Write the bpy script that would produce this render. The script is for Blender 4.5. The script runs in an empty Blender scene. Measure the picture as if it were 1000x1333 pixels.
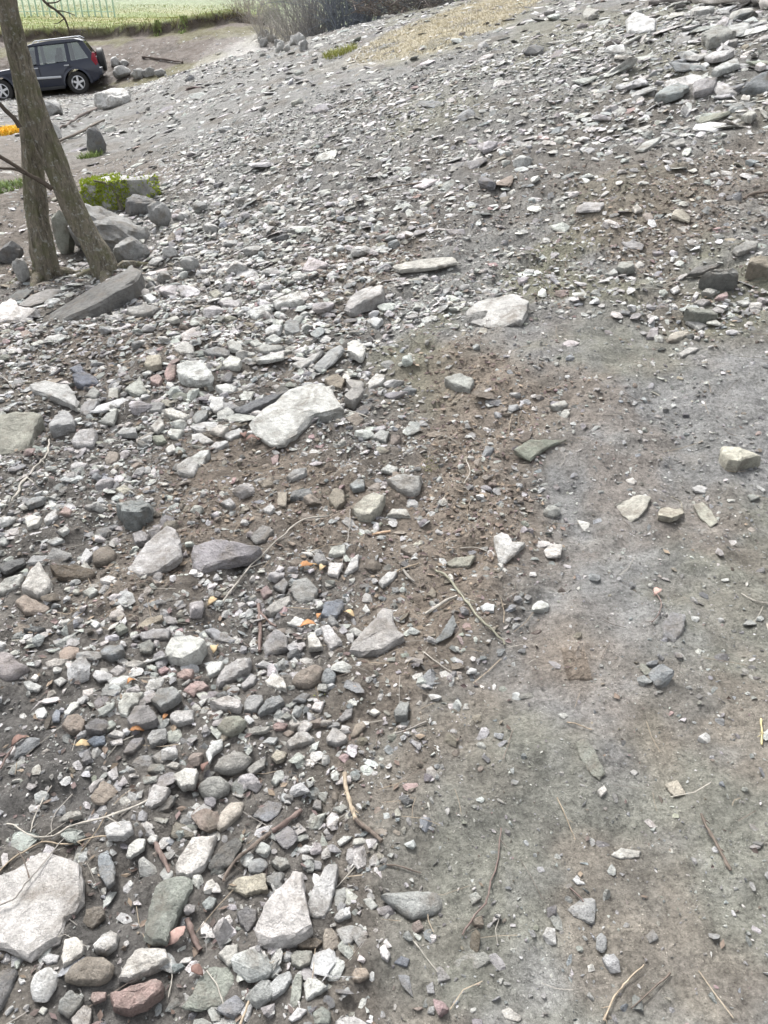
import bpy, bmesh, math, random
import numpy as np
from mathutils import Vector, Matrix, Quaternion

# ------------------------------------------------------------------ camera, world, sun, exposure
scene = bpy.context.scene
CAM_H, PITCH, FPX, IW, IH = 1.6, math.radians(32.0), 1007.0, 1000.0, 1333.0
cd = bpy.data.cameras.new('camera'); cam = bpy.data.objects.new('camera', cd)
scene.collection.objects.link(cam); scene.camera = cam
cam.location = (0, 0, CAM_H); cam.rotation_euler = (math.pi/2 - PITCH, 0, 0)
cd.sensor_fit = 'VERTICAL'; cd.sensor_height = 36.0; cd.sensor_width = 27.0
cd.lens = 36.0*FPX/IH; cd.clip_start = 0.05; cd.clip_end = 2000

SUN_EL, SUN_AZ = math.radians(52), math.radians(-28)      # azimuth measured from +Y towards +X
world = bpy.data.worlds.new('World'); scene.world = world; world.use_nodes = True
wn = world.node_tree; wn.nodes.clear()
sky = wn.nodes.new('ShaderNodeTexSky'); sky.sky_type = 'NISHITA'; sky.sun_disc = False
sky.sun_elevation = SUN_EL; sky.sun_rotation = SUN_AZ
sky.air_density = 1.0; sky.dust_density = 4.0; sky.ozone_density = 1.0
hs = wn.nodes.new('ShaderNodeHueSaturation'); hs.inputs['Saturation'].default_value = 0.18
bgn = wn.nodes.new('ShaderNodeBackground'); bgn.inputs['Strength'].default_value = 0.11
wo = wn.nodes.new('ShaderNodeOutputWorld')
wn.links.new(sky.outputs[0], hs.inputs['Color']); wn.links.new(hs.outputs[0], bgn.inputs['Color'])
wn.links.new(bgn.outputs[0], wo.inputs['Surface'])
sd = bpy.data.lights.new('sun', 'SUN'); sd.energy = 1.5; sd.angle = math.radians(18); sd.color = (1, .97, .93)
sun = bpy.data.objects.new('sun', sd); scene.collection.objects.link(sun)
sdir = Vector((math.sin(SUN_AZ)*math.cos(SUN_EL), math.cos(SUN_AZ)*math.cos(SUN_EL), math.sin(SUN_EL)))
sun.rotation_euler = sdir.to_track_quat('Z', 'Y').to_euler(); sun.location = sdir*30
vs = scene.view_settings
vs.view_transform = 'Standard'; vs.look = 'None'; vs.gamma = 1.0; vs.use_curve_mapping = False
vs.exposure = 1.72

R = random.Random(11)
rng = np.random.default_rng(11)

# ------------------------------------------------------------------ numpy noise
def _hash(ix, iy, seed):
    h = (ix.astype(np.int64)*374761393 + iy.astype(np.int64)*668265263 + seed*1274126177) & 0xffffffff
    h = ((h ^ (h >> 13))*1274126177) & 0xffffffff
    h = ((h ^ (h >> 16))*2246822519) & 0xffffffff
    return ((h ^ (h >> 15)) & 0xffffff)/float(0xffffff)
def vnoise(x, y, seed=0):
    x = np.asarray(x, float); y = np.asarray(y, float)
    ix = np.floor(x); iy = np.floor(y); fx = x-ix; fy = y-iy
    fx = fx*fx*fx*(fx*(fx*6-15)+10); fy = fy*fy*fy*(fy*(fy*6-15)+10)
    a = _hash(ix, iy, seed); b = _hash(ix+1, iy, seed); c = _hash(ix, iy+1, seed); d = _hash(ix+1, iy+1, seed)
    return (a*(1-fx)+b*fx)*(1-fy) + (c*(1-fx)+d*fx)*fy
def fbm(x, y, seed=0, octv=4):
    s = 0; a = .5; n = 0
    for o in range(octv):
        s = s + a*vnoise(x, y, seed+o*17); n += a; a *= .5
        x = np.asarray(x)*2.03+5.1; y = np.asarray(y)*2.03+1.7
    return s/n
def sstep(a, b, v):
    t = np.clip((np.asarray(v, float)-a)/(b-a), 0, 1); return t*t*(3-2*t)

# ------------------------------------------------------------------ terrain height
def terrace_mask(x, y):
    ex = -5.6 + (y-34)*.02 + (fbm(y*.5, y*0+3, 71, 2)-.5)*1.2
    ey = 34.4 + (fbm(x*.35, x*0+9, 72, 3)-.5)*1.6 - .03*(x+8)
    return sstep(0, .35, np.minimum(ex-x, y-ey))
def Hmac(x, y):
    x = np.asarray(x, float); y = np.asarray(y, float)
    xl = -0.6 - .29*np.clip(y, 0, 40)
    q = x-xl
    w = .5*(q+np.sqrt(q*q+.5))
    S = .33*w/(1+.04*w)
    g = .05+.95*sstep(.8, 9, y)
    z = g*S*np.clip(1-.05*np.maximum(0, y-22), 0, 1)
    z = z-.055*np.maximum(0, -8.8-x)*sstep(16, 22, y)*(1-sstep(28, 32, y))
    left = 1-sstep(-6.5, -2, x)
    z = z-.20*sstep(12, 24, y)*(1-sstep(-8, -4.5, x))
    z = z+left*1.4*sstep(28.8, 35, y)+(1-left)*.6*sstep(28, 34, y)
    tm = terrace_mask(x, y)
    z = z+.42*tm
    z = z+.055*np.clip(y-35, 0, 8)+.14*np.maximum(0, y-43)
    return z
def px_dir(px, py):
    u = (px-IW/2)/FPX; v = (IH/2-py)/FPX
    c, s = math.cos(PITCH), math.sin(PITCH)
    return (u, c+v*s, -s+v*c)
def cast(px, py, lift=0.0, tmax=70.0, H=None):
    """where the line of sight meets the ground (raised by lift)"""
    H = H or Hmac
    d = px_dir(px, py)
    ts = np.concatenate([np.arange(.5, 6, .02), np.arange(6, tmax, .08)])
    X, Y, Z = d[0]*ts, d[1]*ts, CAM_H+d[2]*ts
    diff = Z-(H(X, Y)+lift)
    k = np.argmax(diff < 0)
    if diff[k] >= 0: k = len(ts)-1
    if k == 0: k = 1
    a = diff[k-1]/(diff[k-1]-diff[k]+1e-9); a = min(max(a, 0), 1)
    t = ts[k-1]+(ts[k]-ts[k-1])*a
    return np.array([d[0]*t, d[1]*t, CAM_H+d[2]*t, t])

def wpoly(pts): return np.array([cast(*p)[:2] for p in pts])
def inpoly(x, y, poly):
    ins = np.zeros(np.shape(x), bool); n = len(poly); j = n-1
    for i in range(n):
        xi, yi = poly[i]; xj, yj = poly[j]
        c = ((yi > y) != (yj > y)) & (x < (xj-xi)*(y-yi)/((yj-yi)+1e-12)+xi)
        ins ^= c; j = i
    return ins
ZP = dict(
 brown=[(560,470),(640,440),(700,500),(760,480),(770,520),(700,560),(690,640),(720,700),(700,760),(640,800),(560,860),(590,960),(540,1010),(500,1060),(480,1010),(520,900),(460,840),(520,700),(540,600)],
 brown2=[(200,610),(330,560),(450,600),(520,640),(500,760),(330,700),(250,760),(240,830),(130,800),(100,760),(200,720)],
 brown3=[(690,300),(800,255),(1000,190),(1080,240),(900,310),(780,335)],
 brown4=[(160,425),(260,415),(300,450),(200,490),(40,530),(20,450)],
 brown5=[(650,860),(720,800),(800,810),(800,900),(700,920)],
 brown6=[(740,930),(870,920),(960,990),(900,1010),(780,970)],
 brown7=[(450,330),(540,285),(560,330),(500,380),(450,430),(420,400)],
 trans=[(545,560),(500,480),(470,400),(520,340),(640,290),(740,225),(1000,130),(1200,180),(1200,470),(900,500),(760,480),(690,520)],
 leftmud=[(-40,170),(60,185),(130,205),(230,215),(210,250),(110,260),(110,330),(60,370),(-60,380)],
 band=[(130,370),(240,240),(430,250),(560,320),(540,440),(490,560),(330,560),(200,640),(40,660),(150,470)],
 cobble=[(60,840),(250,790),(480,830),(520,950),(450,1020),(560,1260),(490,1360),(180,1360),(230,1100),(100,950)],
 crest=[(770,60),(840,5),(1000,-5),(1150,150),(920,175),(790,130)],
 dark=[(-60,890),(60,930),(130,1000),(140,1050),(60,1100),(-60,1130)],
 dark2=[(90,1160),(200,1120),(240,1200),(220,1400),(60,1400),(60,1260)],
 mud=[(530,1420),(545,1250),(520,1180),(530,1100),(570,950),(640,850),(715,720),(700,600),(740,510),(640,470),(660,420),(760,400),(900,440),(1150,400),(1300,1420)],
 straw=[(440,90),(455,78),(500,48),(640,-6),(720,-10),(690,12),(610,48),(560,70),(490,84)],
 pack=[(150,190),(420,90),(640,60),(1000,-5),(1100,230),(820,230),(560,330),(430,330),(300,230)],
)
ZW = {k: wpoly(v) for k, v in ZP.items()}
ZW['path'] = np.array([(-7.0, 25.0), (-5.4, 24.5), (-3.4, 31), (-3.7, 33), (-5.0, 31), (-6.2, 28)])
def zmasks(x, y, soft=.17):
    """soft-edged, noise-warped membership of each soil zone"""
    x = np.asarray(x, float); y = np.asarray(y, float)
    s = soft*(.5+.25*np.abs(y)); out = {k: np.zeros(np.shape(x)) for k in ZW}
    for k in range(6):
        ox = (fbm(x/s*.5+k*7, y/s*.5, 31+k, 3)-.5)*3.2*s; oy = (fbm(x/s*.5, y/s*.5+k*9, 61+k, 3)-.5)*3.2*s
        for nme, pl in ZW.items(): out[nme] += inpoly(x+ox, y+oy, pl)/6.0
    return out
class Grid:
    def __init__(s, x0, x1, y0, y1, st):
        s.x0, s.y0, s.st = x0, y0, st
        s.xs = np.arange(x0, x1+st, st); s.ys = np.arange(y0, y1+st, st)
        s.X, s.Y = np.meshgrid(s.xs, s.ys); s.x1, s.y1 = s.xs[-1], s.ys[-1]; s.f = {}
    def has(s, x, y): return (x > s.x0) & (x < s.x1-s.st) & (y > s.y0) & (y < s.y1-s.st)
    def get(s, name, x, y):
        A = s.f[name]; fx = (x-s.x0)/s.st; fy = (y-s.y0)/s.st
        ix = np.clip(fx.astype(int), 0, A.shape[1]-2); iy = np.clip(fy.astype(int), 0, A.shape[0]-2)
        fx = np.clip(fx-ix, 0, 1); fy = np.clip(fy-iy, 0, 1)
        return (A[iy, ix]*(1-fx)+A[iy, ix+1]*fx)*(1-fy)+(A[iy+1, ix]*(1-fx)+A[iy+1, ix+1]*fx)*fy
ZN, ZF = Grid(-5, 5, .2, 9, .03), Grid(-26, 26, -2, 50, .14)
for g_ in (ZN, ZF): g_.f = zmasks(g_.X, g_.Y)
def zones(x, y):
    x = np.asarray(x, float); y = np.asarray(y, float); nr = ZN.has(x, y)
    z = {k: np.where(nr, ZN.get(k, x, y), np.where(ZF.has(x, y), ZF.get(k, x, y), 0)) for k in ZW}
    z['brown'] = np.clip(z['brown']+z['brown2']*.9+z['brown3']*.45+z['brown4']*.5+z['brown5']*.85+z['brown6']*.7+z['brown7']*.6, 0, 1)
    z['dark'] = np.clip(z['dark']+z['dark2']*.8, 0, 1)
    z['terr'] = terrace_mask(x, y)
    return z
def zmask(name, x, y): return zones(x, y)[name]
def _micro(x, y, smooth):
    near = 1-sstep(9, 16, y)
    big = (fbm(x*1.3, y*1.3, 5, 3)-.5)*.09
    mid = (fbm(x*7, y*7, 6, 4)-.5)*(.075-.030*smooth)
    clod = (fbm(x*26, y*26, 8, 3)-.5)*(.030-.010*smooth)*near
    return (big+mid)*(.3+.7*sstep(.2, 1.2, y))+clod
HN, HF = Grid(-5, 5, .2, 9, .014), Grid(-26, 26, -2, 50, .08)
for g_ in (HN, HF): g_.f['h'] = _micro(g_.X, g_.Y, zones(g_.X, g_.Y)['mud'])
def Hmicro(x, y, zn=None):
    x = np.asarray(x, float); y = np.asarray(y, float)
    return np.where(HN.has(x, y), HN.get('h', x, y), np.where(HF.has(x, y), HF.get('h', x, y), 0))
def H(x, y):
    x = np.asarray(x, float); y = np.asarray(y, float)
    return Hmac(x, y)+Hmicro(x, y)
def h1(x, y): return float(H(np.array([x]), np.array([y]))[0])
def normal(x, y, e=.08):
    nx = -(Hmac(x+e, y)-Hmac(x-e, y))/(2*e); ny = -(Hmac(x, y+e)-Hmac(x, y-e))/(2*e)
    return np.stack([nx, ny, np.ones_like(nx)], -1)/np.sqrt(nx*nx+ny*ny+1)[..., None]

# ------------------------------------------------------------------ helpers
COL = scene.collection
def tag(o, label=None, cat=None, group=None, kind=None):
    if label: o['label'] = label
    if cat: o['category'] = cat
    if group: o['group'] = group
    if kind: o['kind'] = kind
    return o
def empty(name, loc=(0, 0, 0), rot=(0, 0, 0)):
    o = bpy.data.objects.new(name, None); COL.objects.link(o)
    o.empty_display_size = .1; o.location = loc; o.rotation_euler = rot
    return o
def link_mesh(name, me, mat, parent=None):
    if mat is not None: me.materials.append(mat)
    o = bpy.data.objects.new(name, me); COL.objects.link(o)
    if parent is not None: o.parent = parent
    return o
def np_mesh(name, V, F, col=None, smooth=False):
    """V (n,3), F (m,k) all faces with k corners"""
    me = bpy.data.meshes.new(name)
    V = np.ascontiguousarray(V, np.float32); F = np.ascontiguousarray(F, np.int32)
    m, k = F.shape
    me.vertices.add(len(V)); me.vertices.foreach_set('co', V.ravel())
    me.loops.add(m*k); me.loops.foreach_set('vertex_index', F.ravel())
    me.polygons.add(m)
    me.polygons.foreach_set('loop_start', np.arange(0, m*k, k, dtype=np.int32))
    me.polygons.foreach_set('loop_total', np.full(m, k, np.int32))
    me.polygons.foreach_set('use_smooth', np.full(m, smooth, bool))
    if col is not None:
        a = me.color_attributes.new('Col', 'FLOAT_COLOR', 'POINT')
        c = np.ones((len(V), 4), np.float32); c[:, :3] = col
        a.data.foreach_set('color', c.ravel())
    me.update(calc_edges=True); me.validate()
    return me
def set_col(me, c):
    a = me.color_attributes.get('Col') or me.color_attributes.new('Col', 'FLOAT_COLOR', 'POINT')
    b = np.ones((len(me.vertices), 4), np.float32); b[:, :3] = c
    a.data.foreach_set('color', b.ravel())
class MB:
    def __init__(s): s.v = []; s.f = []
    def add(s, v, f):
        o = len(s.v); s.v += [tuple(p) for p in v]; s.f += [tuple(i+o for i in q) for q in f]; return s
    def box(s, c, d, rot=None, taper=1.0):
        vs_ = []
        for z in (-1, 1):
            t = taper if z > 0 else 1.0
            for x, y in ((-1, -1), (1, -1), (1, 1), (-1, 1)):
                p = Vector((x*d[0]/2*t, y*d[1]/2*t, z*d[2]/2))
                if rot is not None: p = rot @ p
                vs_.append(p+Vector(c))
        return s.add(vs_, [(3, 2, 1, 0), (4, 5, 6, 7), (0, 1, 5, 4), (1, 2, 6, 5), (2, 3, 7, 6), (3, 0, 4, 7)])
    def tube(s, path, radii, n=8, jit=0.0, caps=True, rnd=R):
        path = [Vector(p) for p in path]; m = len(path); rings = []
        up = None
        for i, p in enumerate(path):
            t = (path[min(i+1, m-1)]-path[max(i-1, 0)])
            t = t.normalized() if t.length > 1e-9 else Vector((0, 0, 1))
            if up is None:
                up = t.orthogonal().normalized()
            up = (up-t*up.dot(t)); up = up.normalized() if up.length > 1e-6 else t.orthogonal().normalized()
            sd_ = t.cross(up)
            rings.append([p+(up*math.cos(2*math.pi*k/n)+sd_*math.sin(2*math.pi*k/n))*radii[i]*(1+rnd.uniform(-jit, jit)) for k in range(n)])
        v = [q for r in rings for q in r]; f = []
        for i in range(m-1):
            for k in range(n):
                f.append((i*n+k, i*n+(k+1) % n, (i+1)*n+(k+1) % n, (i+1)*n+k))
        if caps:
            f.append(tuple(reversed(range(n)))); f.append(tuple((m-1)*n+k for k in range(n)))
        return s.add(v, f)
    def prism(s, poly, axis, a, b):
        """2D polygon (u,v) extruded along axis 'y' between a and b: u->x, v->z"""
        n = len(poly)
        v = [(p[0], a, p[1]) for p in poly]+[(p[0], b, p[1]) for p in poly]
        f = [tuple(range(n)), tuple(reversed(range(n, 2*n)))]+[(i, i+n, (i+1) % n+n, (i+1) % n) for i in range(n)]
        return s.add(v, f)
    def build(s, name, mat, parent=None, smooth=None, bevel=0):
        me = bpy.data.meshes.new(name); me.from_pydata(s.v, [], s.f)
        bm = bmesh.new(); bm.from_mesh(me)
        bmesh.ops.recalc_face_normals(bm, faces=bm.faces[:])
        if bevel: bmesh.ops.bevel(bm, geom=[e for e in bm.edges if len(e.link_faces) == 2 and e.calc_face_angle(0) > .5], offset=bevel, segments=2, affect='EDGES', profile=.5)
        bm.to_mesh(me); bm.free()
        if smooth is not None:
            for p in me.polygons: p.use_smooth = True
            me.set_sharp_from_angle(angle=smooth)
        return link_mesh(name, me, mat, parent)

# ------------------------------------------------------------------ materials
def new_mat(name):
    m = bpy.data.materials.new(name); m.use_nodes = True; nt = m.node_tree
    b = nt.nodes['Principled BSDF']; return m, nt, b
def N(nt, t, **kw):
    n = nt.nodes.new(t)
    for k, v in kw.items():
        if k in n.inputs: n.inputs[k].default_value = v
        else: setattr(n, k, v)
    return n
def noise_n(nt, co, scale, detail=4, rough=.6, dist=0):
    n = N(nt, 'ShaderNodeTexNoise'); n.inputs['Scale'].default_value = scale; n.inputs['Detail'].default_value = detail
    n.inputs['Roughness'].default_value = rough; n.inputs['Distortion'].default_value = dist
    nt.links.new(co, n.inputs['Vector']); return n.outputs['Fac']
def ramp(nt, fac, stops):
    r = N(nt, 'ShaderNodeValToRGB'); e = r.color_ramp.elements
    while len(e) < len(stops): e.new(.5)
    for i, (p, c) in enumerate(stops):
        e[i].position = p; e[i].color = (c, c, c, 1) if not hasattr(c, '__len__') else (*c, 1)
    nt.links.new(fac, r.inputs[0]); return r.outputs['Color']
def mix(nt, a, b, fac, mode='MIX'):
    n = N(nt, 'ShaderNodeMix', data_type='RGBA', blend_type=mode)
    for s, v in ((6, a), (7, b), (0, fac)):
        if hasattr(v, 'is_linked') or isinstance(v, bpy.types.NodeSocket): nt.links.new(v, n.inputs[s])
        elif hasattr(v, '__len__'): n.inputs[s].default_value = (*v, 1)
        else: n.inputs[s].default_value = v
    return n.outputs[2]
def bump(nt, h, dist, strength=1.0, nrm=None):
    b = N(nt, 'ShaderNodeBump'); b.inputs['Distance'].default_value = dist; b.inputs['Strength'].default_value = strength
    nt.links.new(h, b.inputs['Height'])
    if nrm: nt.links.new(nrm, b.inputs['Normal'])
    return b.outputs['Normal']
def pos(nt): return N(nt, 'ShaderNodeNewGeometry').outputs['Position']
def attr(nt, name='Col'):
    a = N(nt, 'ShaderNodeAttribute'); a.attribute_name = name; return a.outputs['Color']

def stone_mat():
    m, nt, b = new_mat('stone')
    P = pos(nt); c = attr(nt)
    mott = noise_n(nt, P, 28, 5, .65)
    c = mix(nt, c, ramp(nt, mott, [(.25, .62), (.5, 1.0), (.78, 1.22)]), 1.0, 'MULTIPLY')
    c = mix(nt, c, ramp(nt, noise_n(nt, P, 7.5, 6, .72), [(.30, .60), (.5, 1.0), (.75, 1.12)]), 1.0, 'MULTIPLY')
    fine = noise_n(nt, P, 190, 4, .7)
    c = mix(nt, c, ramp(nt, fine, [(.28, .66), (.5, 1.0), (.75, 1.16)]), .9, 'MULTIPLY')
    pit = N(nt, 'ShaderNodeTexVoronoi'); pit.inputs['Scale'].default_value = 85; nt.links.new(P, pit.inputs['Vector'])
    pm = mix(nt, ramp(nt, pit.outputs['Distance'], [(.10, 1.0), (.22, 0.0)]), ramp(nt, noise_n(nt, P, 17, 3), [(.52, 0.0), (.62, 1.0)]), 1.0, 'MULTIPLY')
    c = mix(nt, c, (.12, .11, .10), mix(nt, (0, 0, 0), (.55, .55, .55), pm))
    dirt = ramp(nt, noise_n(nt, P, 11, 5, .7, .4), [(.49, 0.0), (.68, .75)])
    c = mix(nt, c, (.21, .185, .155), dirt)
    film = ramp(nt, noise_n(nt, P, 60, 4, .75), [(.48, 0.0), (.73, .48)])
    c = mix(nt, c, (.23, .222, .21), film)
    nt.links.new(c, b.inputs['Base Color'])
    b.inputs['Roughness'].default_value = .88; b.inputs['Specular IOR Level'].default_value = .12
    # layered relief and pits
    mp = N(nt, 'ShaderNodeMapping'); mp.inputs['Scale'].default_value = (1, 1, 3.2); nt.links.new(P, mp.inputs['Vector'])
    n1 = bump(nt, noise_n(nt, mp.outputs[0], 45, 6, .75, .3), .022, 1.0)
    n2 = bump(nt, fine, .004, .8, n1)
    n3 = bump(nt, ramp(nt, pit.outputs['Distance'], [(.05, 0.0), (.25, 1.0)]), .0025, .5, n2)
    nt.links.new(n3, b.inputs['Normal'])
    return m
def ground_mat():
    m, nt, b = new_mat('ground')
    P = pos(nt); c = attr(nt)
    c = mix(nt, c, ramp(nt, noise_n(nt, P, 9, 6, .7), [(.28, .62), (.5, 1.0), (.74, 1.30)]), 1.0, 'MULTIPLY')
    c = mix(nt, c, ramp(nt, noise_n(nt, P, 70, 6, .8), [(.32, .45), (.5, 1.0), (.70, 1.5)]), 1.0, 'MULTIPLY')
    # grains of grit pressed in the soil
    v = N(nt, 'ShaderNodeTexVoronoi'); v.inputs['Scale'].default_value = 150; nt.links.new(P, v.inputs['Vector'])
    gr = mix(nt, ramp(nt, v.outputs['Distance'], [(.22, 1.0), (.36, 0.0)]), ramp(nt, noise_n(nt, P, 40, 3), [(.50, 0.0), (.62, 1.0)]), 1.0, 'MULTIPLY')
    sep = N(nt, 'ShaderNodeSeparateColor'); nt.links.new(v.outputs['Color'], sep.inputs[0])
    gc = mix(nt, c, ramp(nt, sep.outputs[0], [(.0, .5), (.5, 1.15), (1.0, 2.3)]), 1.0, 'MULTIPLY')
    c = mix(nt, c, gc, mix(nt, (0, 0, 0), (.8, .8, .8), gr))
    nt.links.new(c, b.inputs['Base Color'])
    nt.links.new(ramp(nt, noise_n(nt, P, 5, 3), [(.35, .55), (.65, .85)]), b.inputs['Roughness'])
    b.inputs['Specular IOR Level'].default_value = .10
    n1 = bump(nt, noise_n(nt, P, 38, 7, .8, .3), .06, .95)
    n2 = bump(nt, noise_n(nt, P, 170, 5, .75), .014, 1.0, n1)
    n3 = bump(nt, gr, .003, .6, n2)
    nt.links.new(n3, b.inputs['Normal'])
    return m
def bark_mat(name='bark', base=(.25, .222, .175), moss=.7):
    m, nt, b = new_mat(name)
    P = pos(nt)
    mp = N(nt, 'ShaderNodeMapping'); mp.inputs['Scale'].default_value = (1, 1, .22); nt.links.new(P, mp.inputs['Vector'])
    st = noise_n(nt, mp.outputs[0], 42, 7, .8, .8)
    c = mix(nt, base, ramp(nt, st, [(.34, .32), (.5, 1.0), (.68, 1.8)]), 1.0, 'MULTIPLY')
    ms = ramp(nt, noise_n(nt, P, 9, 5, .7), [(.45, 0.0), (.62, moss)])
    c = mix(nt, c, (.17, .175, .09), ms)
    li = ramp(nt, noise_n(nt, P, 30, 5, .7), [(.56, 0.0), (.63, .75)])
    c = mix(nt, c, (.46, .46, .42), li)
    nt.links.new(c, b.inputs['Base Color']); b.inputs['Roughness'].default_value = .9; b.inputs['Specular IOR Level'].default_value = .2
    n1 = bump(nt, st, .05, 1.0); n2 = bump(nt, noise_n(nt, P, 130, 4, .7), .006, .8, n1)
    nt.links.new(n2, b.inputs['Normal'])
    return m
def var_mat(name, base, var=.35, scale=60, rough=.85, bd=.003):
    m, nt, b = new_mat(name); P = pos(nt)
    n_ = noise_n(nt, P, scale, 5, .7)
    c = mix(nt, base, ramp(nt, n_, [(.25, 1-var), (.5, 1.0), (.75, 1+var)]), 1.0, 'MULTIPLY')
    nt.links.new(c, b.inputs['Base Color']); b.inputs['Roughness'].default_value = rough; b.inputs['Specular IOR Level'].default_value = .3
    if bd: nt.links.new(bump(nt, n_, bd, .8), b.inputs['Normal'])
    return m
def attr_mat(name, rough=.85, var=.3, scale=90, transl=0):
    m, nt, b = new_mat(name); P = pos(nt)
    n_ = noise_n(nt, P, scale, 4, .7)
    c = mix(nt, attr(nt), ramp(nt, n_, [(.25, 1-var), (.5, 1.0), (.75, 1+var)]), 1.0, 'MULTIPLY')
    nt.links.new(c, b.inputs['Base Color']); b.inputs['Roughness'].default_value = rough; b.inputs['Specular IOR Level'].default_value = .08
    nt.links.new(bump(nt, n_, .002, .7), b.inputs['Normal'])
    return m
M_STONE = stone_mat(); M_GROUND = ground_mat(); M_BARK = bark_mat()
M_TWIG = attr_mat('twig_wood'); M_LEAF = attr_mat('dead_leaf', .7)
M_BARE = attr_mat('bare_stems', .9, .3, 20)
M_MOSS = var_mat('moss', (.36, .43, .06), .6, 45, .95, .02)
M_GRASS = attr_mat('grass_blades', .8)

# ------------------------------------------------------------------ ground sheet
def axis_pts(segs):
    out = [segs[0][0]]
    for a, b, s0, s1 in segs:
        p = a
        while p < b-1e-6:
            t = (p-a)/(b-a); p = p+s0+(s1-s0)*t; out.append(min(p, b))
    return np.array(sorted(set(np.round(out, 5))))
def build_ground():
    ys = axis_pts([(-4, .4, .3, .05), (.4, 3.2, .019, .023), (3.2, 10, .023, .09), (10, 33, .09, .16), (33, 45, .12, .3), (45, 400, .6, 22)])
    xp = axis_pts([(0, 1.6, .019, .022), (1.6, 4.5, .022, .075), (4.5, 12, .07, .16), (12, 20, .2, .6), (20, 260, 1.0, 20)])
    xs = np.concatenate([-xp[::-1], xp[1:]])
    X, Y = np.meshgrid(xs, ys)
    x = X.ravel(); y = Y.ravel()
    zn = zones(x, y)
    z = Hmac(x, y)+Hmicro(x, y, zn)
    # colours of the soil itself
    def L(a, b, t): return a*(1-t[:, None])+np.array(b)*t[:, None]
    c = np.tile(np.array([.185, .173, .158]), (len(x), 1))
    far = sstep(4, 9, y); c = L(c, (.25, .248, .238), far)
    c = L(c, (.185, .165, .14), sstep(.52, .68, fbm(x*2.2, y*2.2, 91, 4))*.6)
    c = L(c, (.305, .305, .30), zn['mud'])
    ol = sstep(.46, .62, fbm(x*1.7+3, y*1.7, 92, 5))*np.clip(zn['mud'], 0, 1)
    c = L(c, (.24, .24, .185), ol*.6)
    br = sstep(.52, .66, fbm(x*2.1+30, y*2.1, 93, 5))*zn['mud']
    c = L(c, (.265, .228, .195), br*.6)
    ol2 = sstep(.50, .66, fbm(x*.5+13, y*.5, 95, 4))*sstep(4, 7, y)*(x > 0)
    c = L(c, (.245, .24, .185), ol2*.6)
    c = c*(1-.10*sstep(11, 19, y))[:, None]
    tr = zn['trans']*(1-zn['mud']); c = L(c, (.29, .29, .278), tr*.85)
    c = L(c, (.24, .235, .165), tr*sstep(.48, .60, fbm(x*1.1+7, y*1.1, 194, 5))*.75)
    c = L(c, (.235, .21, .18), tr*sstep(.54, .66, fbm(x*1.4+17, y*1.4, 195, 5))*.7)
    c = L(c, (.205, .178, .152), zn['leftmud']*.9)
    c = L(c, (.275, .232, .190), zn['brown']*.9)
    sp = zn['mud']*sstep(.60, .68, fbm(x*6+50, y*6, 191, 4)); c = L(c, (.32, .32, .305), sp*.4)
    sp = zn['mud']*sstep(.60, .70, fbm(x*5+80, y*5, 192, 4)); c = L(c, (.17, .17, .16), sp*.35)
    sp = zn['mud']*sstep(.56, .68, fbm(x*4+20, y*4, 193, 4)); c = L(c, (.225, .20, .17), sp*.3)
    c = L(c, (.135, .132, .128), zn['dark']*.85)
    bank = sstep(28.3, 29.5, y)*(1-sstep(-4, -2, x)); c = L(c, (.15, .128, .112), bank); c = L(c, (.10, .085, .074), bank*sstep(.45, .6, fbm(x*1.3, y*1.3, 98, 4)))
    c = L(c, (.17, .165, .08), bank*sstep(.5, .64, fbm(x*.7, y*.7, 96, 3))*.6)
    c = L(c, (.52, .51, .49), zn['path']*.95)
    c = L(c, (.42, .38, .285), zn['straw']*sstep(.28, .5, fbm(x*1.5, y*1.5, 196, 4)))
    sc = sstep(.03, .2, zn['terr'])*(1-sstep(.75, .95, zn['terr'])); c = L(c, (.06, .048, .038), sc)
    gr = sstep(.75, .98, zn['terr'])
    c = L(c, (.21, .25, .085), gr)
    c = L(c, (.36, .33, .18), gr*sstep(.45, .62, fbm(x*.6, y*.6, 97, 4))*.75)
    c = L(c, (.22, .26, .16), sstep(41, 49, y))
    nx, ny = len(xs), len(ys)
    I = np.arange(nx*ny).reshape(ny, nx)
    F = np.stack([I[:-1, :-1].ravel(), I[:-1, 1:].ravel(), I[1:, 1:].ravel(), I[1:, :-1].ravel()], 1)
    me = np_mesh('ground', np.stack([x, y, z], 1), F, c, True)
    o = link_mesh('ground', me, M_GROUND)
    tag(o, 'rubble-strewn slope of grey mud and brown earth', 'ground', kind='structure')
    print('ground verts', len(x))
build_ground()

# ------------------------------------------------------------------ stones
CC = dict(W=(.67, .665, .645), P=(.51, .51, .495), G=(.365, .368, .362), D=(.20, .202, .203), S=(.32, .335, .345),
          B=(.34, .30, .255), K=(.21, .185, .155), R=(.42, .32, .31), V=(.34, .325, .33), N=(.32, .33, .29), U=(.25, .275, .315), Y=(.49, .47, .41))
CW = dict(W='white', P='pale grey', G='grey', D='dark grey', S='slate grey', B='tan', K='brown', R='reddish', V='purplish', N='greenish grey', U='bluish', Y='cream')
WIN = dict(A=(0, 370, 4), B=(250, 370, 4), C=(0, 600, 4), D=(250, 600, 4), E=(0, 840, 4), F=(250, 840, 4), G=(0, 1083, 4), H=(250, 1083, 4),
           I=(480, 600, 4), J=(750, 560, 4), K=(480, 840, 4), L=(730, 900, 3.7037), M=(480, 1083, 4), N=(750, 0, 4), O=(750, 250, 4), P=(0, 100, 3.808), X=(0, 0, 1))
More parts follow.
